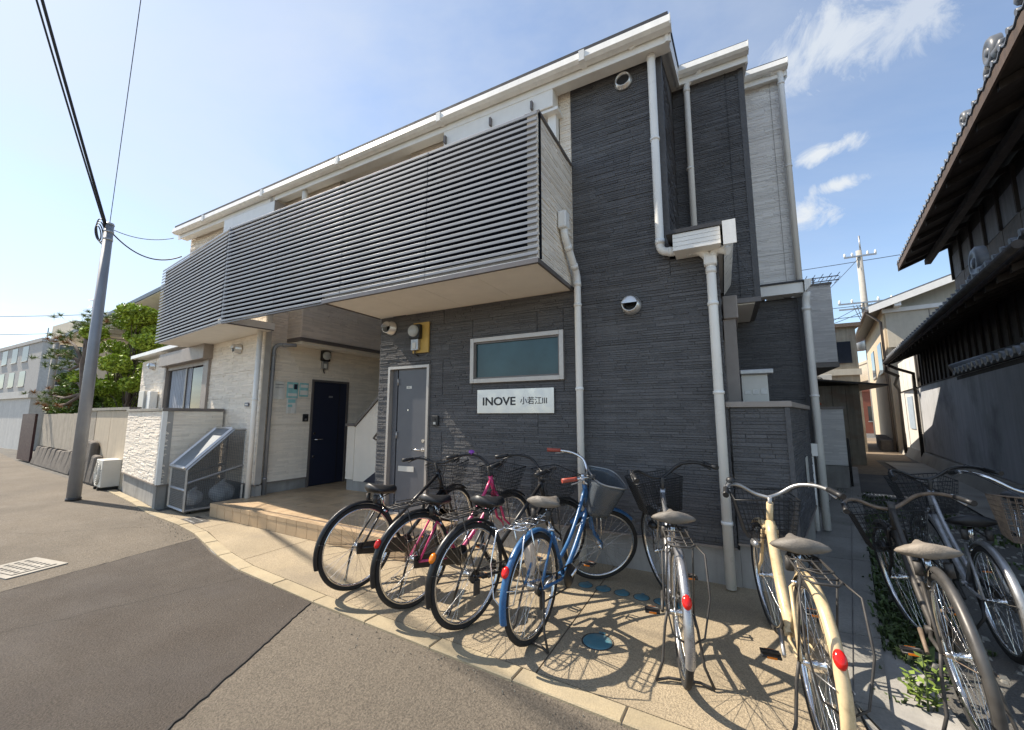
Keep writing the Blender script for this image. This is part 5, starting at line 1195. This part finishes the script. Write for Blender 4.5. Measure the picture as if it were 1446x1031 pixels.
bx('house_core', M_woodb, oh, 2.51, 9.0, 9.3, 21.6, 0.0, 3.5, M=HM); bx('house_core', M_woodb, oh, 3.01, 9.0, 6.2, 15.2, 3.5, 6.0, M=HM)
bx('window', mat('pale_shutter', (0.35,0.42,0.50), 0.6), oh, 2.37, 2.395, 18.9, 19.9, 1.0, 2.1, M=HM)
# doorway near the camera
for yy in (6.5, 7.9, 9.15): bx('door_post', M_woodb, oh, 2.40, 2.54, yy, yy+0.13, 0, 2.6, M=HM)
bx('door_head', M_woodb, oh, 2.42, 2.52, 6.0, 9.3, 2.6, 3.5, M=HM); bx('door_recess', M_woodb, oh, 2.75, 2.8, 6.0, 9.3, 0, 2.6, M=HM)
for kk in range(6): bx('door_slat', M_wood, oh, 2.60, 2.63, 6.7+0.2*kk, 6.84+0.2*kk, 0.1, 2.5, M=HM)
def tile_mesh(slope, run, courses, w=0.27):
    """one column of pan tiles from the eave upwards, S-section, lapped courses"""
    mb = MB(); n = 9
    sec = []
    for i in range(n+1):
        t = i/n; sec.append((w*t, 0.030*math.sin(2*math.pi*t*0.98+0.6)+0.012))
    for c in range(courses):
        x0, x1 = run*c/courses-0.03, run*(c+1)/courses
        zz = lambda x: slope*x
        vs = []
        for (yy, h) in sec:
            vs += [(x0, yy, zz(x0)+h+0.028), (x1, yy, zz(x1)+h+0.004), (x0, yy, zz(x0)+h)]
        mb.tone = random.random()
        mb.add(vs, [(3*i, 3*i+1, 3*i+4, 3*i+3) for i in range(n)]+[(3*i, 3*i+3, 3*i+5, 3*i+2) for i in range(n)]+[(3*i+2, 3*i+5, 3*i+4, 3*i+1) for i in range(n)], True)
    return mb
def tile_roof(parent, x0, z0, y0, y1, slope, run, courses, w=0.27, caps=True):
    mesh = None; y = y0
    while y < y1-0.1:
        if mesh is None: o = tile_mesh(slope, run, courses, w).build('roof_tile_column', M_kawara); mesh = o.data
        else: o = bpy.data.objects.new('roof_tile_column', mesh); COL.objects.link(o)
        o.parent = parent; o.matrix_parent_inverse = world_of(parent).inverted()
        o.matrix_basis = HM @ Matrix.Translation((x0, y, z0+random.uniform(-.004,.004)))
        if caps: MB(HM).cyl((x0-0.035, y+w*0.19, z0+0.045), (x0+0.02, y+w*0.19, z0+0.052), 0.036, 12).build('eave_tile_end', M_kawara, parent)
        y += w
# lower roof
tile_roof(oh, 1.70, 3.20, 6.0, 17.1, 0.42, 1.35, 5)
MB(HM).hexa([(1.72,6.0,3.09),(3.05,6.0,3.65),(3.05,17.1,3.65),(1.72,17.1,3.09),(1.72,6.0,3.17),(3.05,6.0,3.73),(3.05,17.1,3.73),(1.72,17.1,3.17)]).build('roof_deck', M_woodb, oh)
bx('fascia', M_wood, oh, 1.69, 1.715, 6.0, 17.1, 3.06, 3.185, M=HM)
yy = 6.2
while yy < 17.0:
    MB(HM).hexa([(1.74,yy,3.00),(2.5,yy,3.32),(2.5,yy+.06,3.32),(1.74,yy+.06,3.00),(1.74,yy,3.085),(2.5,yy,3.405),(2.5,yy+.06,3.405),(1.74,yy+.06,3.085)]).build('rafter', M_woodb, oh); yy += 0.455
MB(HM).hexa([(1.66,17.1,3.0),(3.0,17.1,3.55),(3.0,17.16,3.55),(1.66,17.16,3.0),(1.66,17.1,3.25),(3.0,17.1,3.8),(3.0,17.16,3.8),(1.66,17.16,3.25)]).build('barge_board', M_woodb, oh)
# upper wall and upper roof
for k in range(20): bx('wall_plank', M_wood, oh, 2.985+0.005*(k%2), 3.008, 6.2+0.45*k, 6.645+0.45*k, 3.74, 5.0, M=HM)
for k in range(10): 
    bx('plaster_panel', mat('aged_plaster', (0.20,0.20,0.21), 0.9, streak=0.3), oh, 2.995, 3.008, 6.25+0.9*k, 7.05+0.9*k, 5.02, 5.62, M=HM); bx('wall_post', M_woodb, oh, 2.95, 3.008, 7.07+0.9*k, 7.13+0.9*k, 5.0, 5.9, M=HM)
tile_roof(oh, 2.00, 5.72, 4.4, 15.3, 0.42, 2.6, 6)
MB(HM).hexa([(2.02,4.4,5.60),(5.0,4.4,6.85),(5.0,15.3,6.85),(2.02,15.3,5.60),(2.02,4.4,5.69),(5.0,4.4,6.94),(5.0,15.3,6.94),(2.02,15.3,5.69)]).build('roof_deck', M_woodb, oh)
bx('fascia', M_wood, oh, 1.985, 2.015, 4.4, 15.3, 5.555, 5.705, M=HM)
bx('eave_beam', M_woodb, oh, 2.50, 2.62, 4.4, 15.3, 5.55, 5.68, M=HM)
yy = 4.6
while yy < 15.2:
    MB(HM).hexa([(2.05,yy,5.50),(3.0,yy,5.90),(3.0,yy+.07,5.90),(2.05,yy+.07,5.50),(2.05,yy,5.60),(3.0,yy,6.0),(3.0,yy+.07,6.0),(2.05,yy+.07,5.60)]).build('rafter', M_woodb, oh); yy += 0.91
MB(HM).hexa([(1.97,15.3,5.5),(5.0,15.3,6.77),(5.0,15.37,6.77),(1.97,15.37,5.5),(1.97,15.3,5.78),(5.0,15.3,7.05),(5.0,15.37,7.05),(1.97,15.37,5.78)]).build('barge_board', M_woodb, oh)
MB(HM).add([(3.0,15.2,5.9),(3.0,15.2,3.5),(9.0,15.2,3.5),(9.0,15.2,8.4),(3.0,15.15,5.9),(3.0,15.15,3.5),(9.0,15.15,3.5),(9.0,15.15,8.4)],[(0,1,2,3),(7,6,5,4),(0,4,5,1),(1,5,6,2),(2,6,7,3),(3,7,4,0)]).build('gable_wall', M_woodb, oh)
# ridge ends with round ornament tiles
def ridge_end(x0, y0, z0, x1, z1, s=1.0):
    for k in range(3): MB(HM).tube([(x0,y0,z0+0.06*k*s),(x1,y0,z1+0.06*k*s)], 0.085*s*(1-0.12*k), 12).build('ridge_tile', M_kawara, oh)
    m = HM @ Matrix.Translation((x0-0.08*s, y0, z0+0.16*s))
    o = MB(m).lathe([(0.0005,-0.05),(0.10*s,-0.05),(0.125*s,-0.065),(0.16*s,-0.06),(0.19*s,-0.03),(0.19*s,0.05)], 26, 'x').build('ornament_tile', M_kawara, oh)
    MB(m).lathe([(0.0005,-0.075),(0.05*s,-0.07),(0.065*s,-0.052)], 18, 'x').build('ornament_boss', M_kawara, o)
    for sg_ in (-1,1): MB(m).tube([(0.0,0.13*s*sg_,-0.13*s),(0.0,0.27*s*sg_,-0.15*s),(0.0,0.33*s*sg_,-0.08*s)],[0.07*s,0.06*s,0.035*s],10).build('ornament_scroll', M_kawara, o)
ridge_end(2.02, 8.45, 3.42, 3.0, 3.86, 1.25); ridge_end(2.1, 7.25, 5.85, 5.0, 7.1, 0.9); ridge_end(2.1, 8.6, 5.82, 5.0, 7.1, 0.6); ridge_end(2.1, 6.0, 5.85, 5.0, 7.1, 1.1)
# door canopy close to the camera
tile_roof(oh, 1.52, 2.03, 5.3, 8.4, 0.36, 0.88, 3, 0.20)
MB(HM).hexa([(1.54,5.3,1.95),(2.4,5.3,2.26),(2.4,8.4,2.26),(1.54,8.4,1.95),(1.54,5.3,2.00),(2.4,5.3,2.31),(2.4,8.4,2.31),(1.54,8.4,2.00)]).build('canopy_deck', M_woodb, oh)
MB(HM).tube([(1.50,8.42,2.11),(2.4,8.42,2.44)], 0.07, 10).build('ridge_tile', M_kawara, oh); MB(HM).tube([(2.35,5.3,2.44),(2.35,8.4,2.44)], 0.09, 10).build('ridge_tile', M_kawara, oh)
# drain pipes
def hpipe(pts, r, m): MB(HM).tube(pts, r, 10).build('drain_pipe', m, oh)
hpipe([(1.68,17.0,3.02),(1.9,17.2,2.9),(2.30,17.5,2.75),(2.32,17.7,2.6),(2.32,17.75,0.1)], 0.045, M_woodb)
hpipe([(1.63,6.0,3.12),(1.63,17.15,3.10)], 0.045, M_woodb)
hpipe([(1.63,17.15,3.08),(1.66,17.3,2.85),(1.95,17.6,2.7),(2.15,20.3,2.6),(2.25,20.5,2.4),(2.25,20.5,0.1)], 0.05, M_woodb)

bh = thing('beige_house', 'sunlit beige house with gable beyond the old wooden house', 'house', hpt(4.5, 26))
bx('wall', M_beige, bh, 2.25, 8.0, 22.2, 31, 0, 5.9, M=HM)
MB(HM).add([(2.25,22.2,5.9),(8.0,22.2,5.9),(8.0,22.2,7.9),(2.25,22.2,6.05),(2.25,22.35,5.9),(8.0,22.35,5.9),(8.0,22.35,7.9),(2.25,22.35,6.05)],[(0,1,2,3),(7,6,5,4),(0,4,5,1),(3,2,6,7),(0,3,7,4),(1,5,6,2)]).build('gable_wall', M_cream, bh)
bx('gable_face', M_cream, bh, 2.30, 8.0, 22.12, 22.198, 4.2, 5.9, M=HM); bx('belt_trim', M_trim, bh, 2.20, 8.0, 22.02, 22.12, 5.62, 5.78, M=HM); bx('corner_seam', M_capm, bh, 3.55, 3.57, 22.105, 22.119, 3.0, 5.6, M=HM)
MB(HM).hexa([(1.75,21.6,5.72),(8.2,21.6,7.92),(8.2,31.4,7.92),(1.75,31.4,5.72),(1.75,21.6,5.92),(8.2,21.6,8.12),(8.2,31.4,8.12),(1.75,31.4,5.92)]).build('roof', M_kawara, bh)
MB(HM).hexa([(1.77,21.56,5.60),(8.2,21.56,7.80),(8.2,21.598,7.80),(1.77,21.598,5.60),(1.77,21.56,5.86),(8.2,21.56,8.06),(8.2,21.598,8.06),(1.77,21.598,5.86)]).build('barge_board', M_trim, bh)
bx('rafter_end', M_trim, bh, 2.55, 2.75, 21.62, 22.19, 5.78, 5.98, M=HM)
MB(HM).tube([(1.70,21.7,5.74),(1.70,31.3,5.74)], 0.06, 10).build('gutter', M_capm, bh); MB(HM).tube([(1.72,22.0,5.7),(2.15,22.3,5.3),(2.16,22.3,0.1)], 0.045, 8).build('drain_pipe', M_capm, bh)
for k in range(2): 
    w_ = bx('window', M_winglass, bh, 2.22, 2.26, 24+3.2*k, 25.4+3.2*k, 3.4, 4.7, M=HM); bx('window_frame', M_alu, w_, 2.20, 2.24, 23.94+3.2*k, 25.46+3.2*k, 3.32, 3.40, M=HM)
for k in range(4): bx('step_block', M_stone, bh, 1.75+0.05*k, 2.22, 22.5+1.0*k, 23.4+1.0*k, 0, 0.45+0.03*k, M=HM, bevel=0.03)

# grey annex behind the apartment block
an = thing('grey_annex', 'pale grey sided annex with overhanging upper box behind the dark building', 'building', (1.6, 11, 0))
siding(an, frame((1.15, 10.3), (1,0)), 0.0, 0.98, 0.46, 1.58, M_grey, M_corew, seed=61); bx('wall_cap', M_capb, an, 1.13, 2.15, 10.27, 10.44, 1.581, 1.63)
bx('foundation', M_found, an, 1.15, 2.12, 10.32, 10.5, -0.1, 0.45)
siding(an, frame((1.15, 9.9), (1,0)), 0.0, 0.90, 2.50, 4.08, M_grey, M_corew, seed=62); bx('wall', M_grey, an, 1.16, 2.04, 10.01, 13.5, 2.5, 4.07); bx('soffit', M_capm, an, 1.14, 2.06, 9.88, 13.5, 2.40, 2.495); bx('wall_cap', M_capm, an, 1.14, 2.07, 9.87, 10.1, 4.081, 4.12)
bx('wall', M_corew, an, 1.05, 1.6, 11.0, 14.0, 0, 2.4)
antenna('small roof antenna above the pale grey annex', (1.9, 10.6, 4.1), 0.35)
rf_ = thing('iron_railing', 'black iron railing post beside the grey annex', 'railing', (2.25, 11.0, 0))
for k in range(4): MB().cyl((2.22+0.06*k,10.6+0.3*k,0),(2.22+0.06*k,10.6+0.3*k,0.95),0.02,8).build('post', M_iron, rf_)
MB().tube([(2.22,10.6,0.9),(2.40,11.5,0.9)],0.018,6).tube([(2.22,10.6,0.5),(2.40,11.5,0.5)],0.014,6).build('rail', M_iron, rf_)
sh = thing('tin_shed', 'weathered tin shed with dark overhanging roof in the alley', 'shed', (3.0, 17, 0))
for k in range(8): bx('tin_sheet', M_corr, sh, 2.30+0.165*k, 2.46+0.165*k, 15.4+0.01*(k%2), 15.5, 0.0, 2.35)
for k in range(5): bx('tin_sheet', M_corr, sh, 3.55+0.01*(k%2), 3.63, 15.5+0.8*k, 16.29+0.8*k, 0.0, 2.35)
bx('shed_body', M_corr, sh, 2.3, 3.54, 15.51, 19.5, 0, 2.34)
MB().hexa([(2.1,14.9,2.55),(4.15,14.9,2.28),(4.15,19.8,2.28),(2.1,19.8,2.55),(2.1,14.9,2.60),(4.15,14.9,2.33),(4.15,19.8,2.33),(2.1,19.8,2.60)]).build('roof', M_iron, sh)
tb = thing('tin_house', 'rust edged beige two storey house behind the tin shed', 'house', (4.2, 24, 0))
bx('wall', M_corr, tb, 2.4, 5.0, 21, 27, 0, 5.1); bx('roof', M_rust, tb, 2.2, 5.15, 20.8, 27.2, 5.101, 5.25); bx('belt', M_cream, tb, 2.35, 5.05, 20.9, 20.998, 3.1, 3.35); bx('window', M_winglass, tb, 4.1, 4.8, 20.96, 20.999, 3.6, 4.5)
aircon('air conditioner unit above the tin shed roof', Matrix.Translation((3.1,20.3,2.45)), 0.85, 0.65)
orr = thing('orange_tarp', 'orange and cream tarp bundle beside the grey annex', 'tarp', (2.2, 14.6, 0)); MB().hexa([(1.95,14.4,1.75),(2.55,14.4,1.75),(2.5,14.85,1.75),(2.0,14.85,1.75),(2.05,14.5,2.15),(2.35,14.5,2.0),(2.3,14.75,1.98),(2.1,14.75,2.18)]).build('bundle', mat('orange_cloth', (0.45,0.13,0.05), 0.8, var=0.3), orr, 0.05); bx('support', M_corr, orr, 2.0, 2.5, 14.45, 14.8, 0, 1.749)
# utility pole at the end of the alley
up = thing('utility_pole', 'tall concrete utility pole with transformer beyond the alley', 'pole', (9.2, 36, 0))
ux, uy = 9.25, 36.0
MB().tube([(ux,uy,-0.1),(ux-0.0,uy,13.2)], [0.26,0.17], 14).build('shaft', M_cpole, up); MB().cyl((ux+0.1,uy,13.2),(ux+0.1,uy,14.3),0.05,8).build('lightning_rod', M_dullm, up)
for z, w in ((12.7,0.9),(9.3,1.5),(8.9,1.5)): bx('cross_arm', M_dullm, up, ux-w, ux+w, uy-0.24, uy-0.14, z, z+0.1)
for z, w in ((12.8,0.9),(9.4,1.5)):
    for k in (-1,-0.5,0.5,1): MB().lathe([(0.03,0),(0.08,0.05),(0.05,0.1),(0.08,0.15),(0.05,0.2),(0.02,0.26)], 10, 'z', (ux+k*w*0.95,uy-0.19,z)).build('insulator', M_trim, up)
MB().tube([(ux-0.55,uy-0.1,5.95),(ux-0.55,uy-0.1,6.0),(ux-0.55,uy-0.1,6.9),(ux-0.55,uy-0.1,6.95)],[0.28,0.33,0.33,0.28],16).build('transformer', M_dullm, up); bx('bracket', M_dullm, up, ux-0.5, ux, uy-0.08, uy+0.0, 6.2, 6.3)
hang = MB()
for k in range(7): hang.tube([(ux-0.7+0.2*k,uy-0.25,9.2),(ux-0.5+0.15*k,uy-0.35,8.4-0.1*(k%3)),(ux-0.2,uy-0.3,7.6)],0.02,5)
hang.build('cable_drops', M_cable, up)
for i, (z, dz) in enumerate(((12.9,0.0),(9.5,0.3),(9.0,-0.2),(7.2,0.0))):
    wire('overhead wire %s at the alley utility pole' % ['topmost','upper middle','lower middle','lowest'][i], (ux-24,uy+2,z+dz), (ux+26,uy-2,z+0.3), 0.6, 0.022)
    if i < 3: wire('overhead wire running towards the dark building, %s' % ['topmost','middle','lowest'][i], (ux,uy,z-0.2), (1.5,30,5.2+i*0.5), 0.4, 0.018)
block('white building closing the far end of the alley', 4, 14, 60, 68, 6.2, M_plasterw, [('y',9.5,11,1.2,2.4),('y',12,13.5,1.2,2.4),('y',9.5,11,3.8,5.0),('y',12,13.5,3.8,5.0)])
block('grey building right of the far alley end', 15, 24, 55, 66, 7.5, M_block, [('y',16,18,1.2,2.6),('y',19,21,1.2,2.6),('y',16,18,4.2,5.6)])
block('low red brown building beyond the alley pole', 9.7, 13.5, 43, 47, 3.4, mat('red_cladding', (0.30,0.10,0.06), 0.8), [('y',10.5,11.6,1.0,2.2)])

# ------------------------------------------------------------------ weeds
def weeds():
    rnd = random.Random(9); g = MB()
    def tuft(x, y, n, h):
        for _ in range(n):
            a = rnd.uniform(0,6.28); l = h*rnd.uniform(0.4,1.0); b = Vector((x+rnd.gauss(0,0.03), y+rnd.gauss(0,0.03), 0)); o_ = Vector((math.cos(a),math.sin(a),0)); w = Vector((-o_.y,o_.x,0))*0.006*rnd.uniform(0.7,2.2)
            m_ = b+o_*l*0.25+Vector((0,0,l*0.75)); e = b+o_*l*rnd.uniform(0.5,0.8)+Vector((0,0,l*rnd.uniform(0.6,1)))
            g.tone = rnd.random(); g.add([tuple(b-w),tuple(b+w),tuple(m_+w),tuple(m_-w),tuple(e)],[(0,1,2,3),(3,2,4)])
    for _ in range(330):
        y = rnd.choice((rnd.uniform(2.6,9.5), rnd.gauss(4.7,0.35), rnd.gauss(6.2,0.5), rnd.gauss(3.7,0.25))); x = pedge(y)+abs(rnd.gauss(0.0,0.16))+0.02
        tuft(x, y, 9, rnd.uniform(0.03,0.11))
    for _ in range(120): tuft(rnd.uniform(1.3,2.6), rnd.uniform(5,10), 6, rnd.uniform(0.02,0.06))
    for _ in range(40): tuft(rnd.uniform(2.6,2.95), rnd.uniform(5.5,9), 8, rnd.uniform(0.03,0.08))
    tag(g.build('weeds', M_weed), 'low green weeds growing along the alley path edge', 'weeds', kind='stuff')
    # pebbles and litter on the alley floor
    p = MB()
    for _ in range(900):
        y = rnd.uniform(2.3,10); x = pedge(y)+rnd.uniform(0.03,1.6); s = rnd.uniform(0.006,0.022); p.tone = rnd.random()
        p.hexa([(x-s,y-s*.8,0),(x+s,y-s,0),(x+s*.9,y+s,0),(x-s,y+s*.9,0),(x-s*.6,y-s*.5,s*.8),(x+s*.5,y-s*.6,s),(x+s*.6,y+s*.5,s*.7),(x-s*.5,y+s*.6,s*.9)])
    tag(p.build('gravel', M_conc), 'loose gravel scattered over the alley ground', 'gravel', kind='stuff')
    o = thing('tall_weed', 'tall leafy weed growing at the path edge beside the rusty bicycle', 'plant', (0.80, 2.86, 0)); B = Vector((0.80,2.86,0)); s = MB(); l = MB()
    for (dx, dy, h) in ((0,0,0.27),(0.04,0.02,0.20),(-0.03,0.02,0.16)):
        tip = B+Vector((dx*1.6,dy*1.6,h)); s.tube([B+Vector((dx,dy,0)), B.lerp(tip,0.5)+Vector((0.01,0,h*0.03)), tip], [0.005,0.004,0.002], 6)
        for k in range(16):
            t = 0.15+0.85*k/15; c = (B+Vector((dx,dy,0))).lerp(tip,t); a = k*2.4+dx*50; d = Vector((math.cos(a),math.sin(a),0.35)); w = Vector((-d.y,d.x,0))*0.014; q = 0.058*(1.2-0.6*t)
            l.tone = rnd.random(); l.add([tuple(c),tuple(c+d*q*0.5+w),tuple(c+d*q),tuple(c+d*q*0.5-w)],[(0,1,2,3)])
    s.build('stem', M_weed, o); l.build('foliage', mat('weed_leaf', (0.17,0.24,0.045), 0.55, var=0.3, tone=0.5), o)
weeds()
sc.cycles.max_bounces = 7; sc.cycles.diffuse_bounces = 4; sc.cycles.glossy_bounces = 3; sc.cycles.transmission_bounces = 4; sc.cycles.transparent_max_bounces = 10
world.cycles.sampling_method = 'MANUAL'; world.cycles.sample_map_resolution = 512
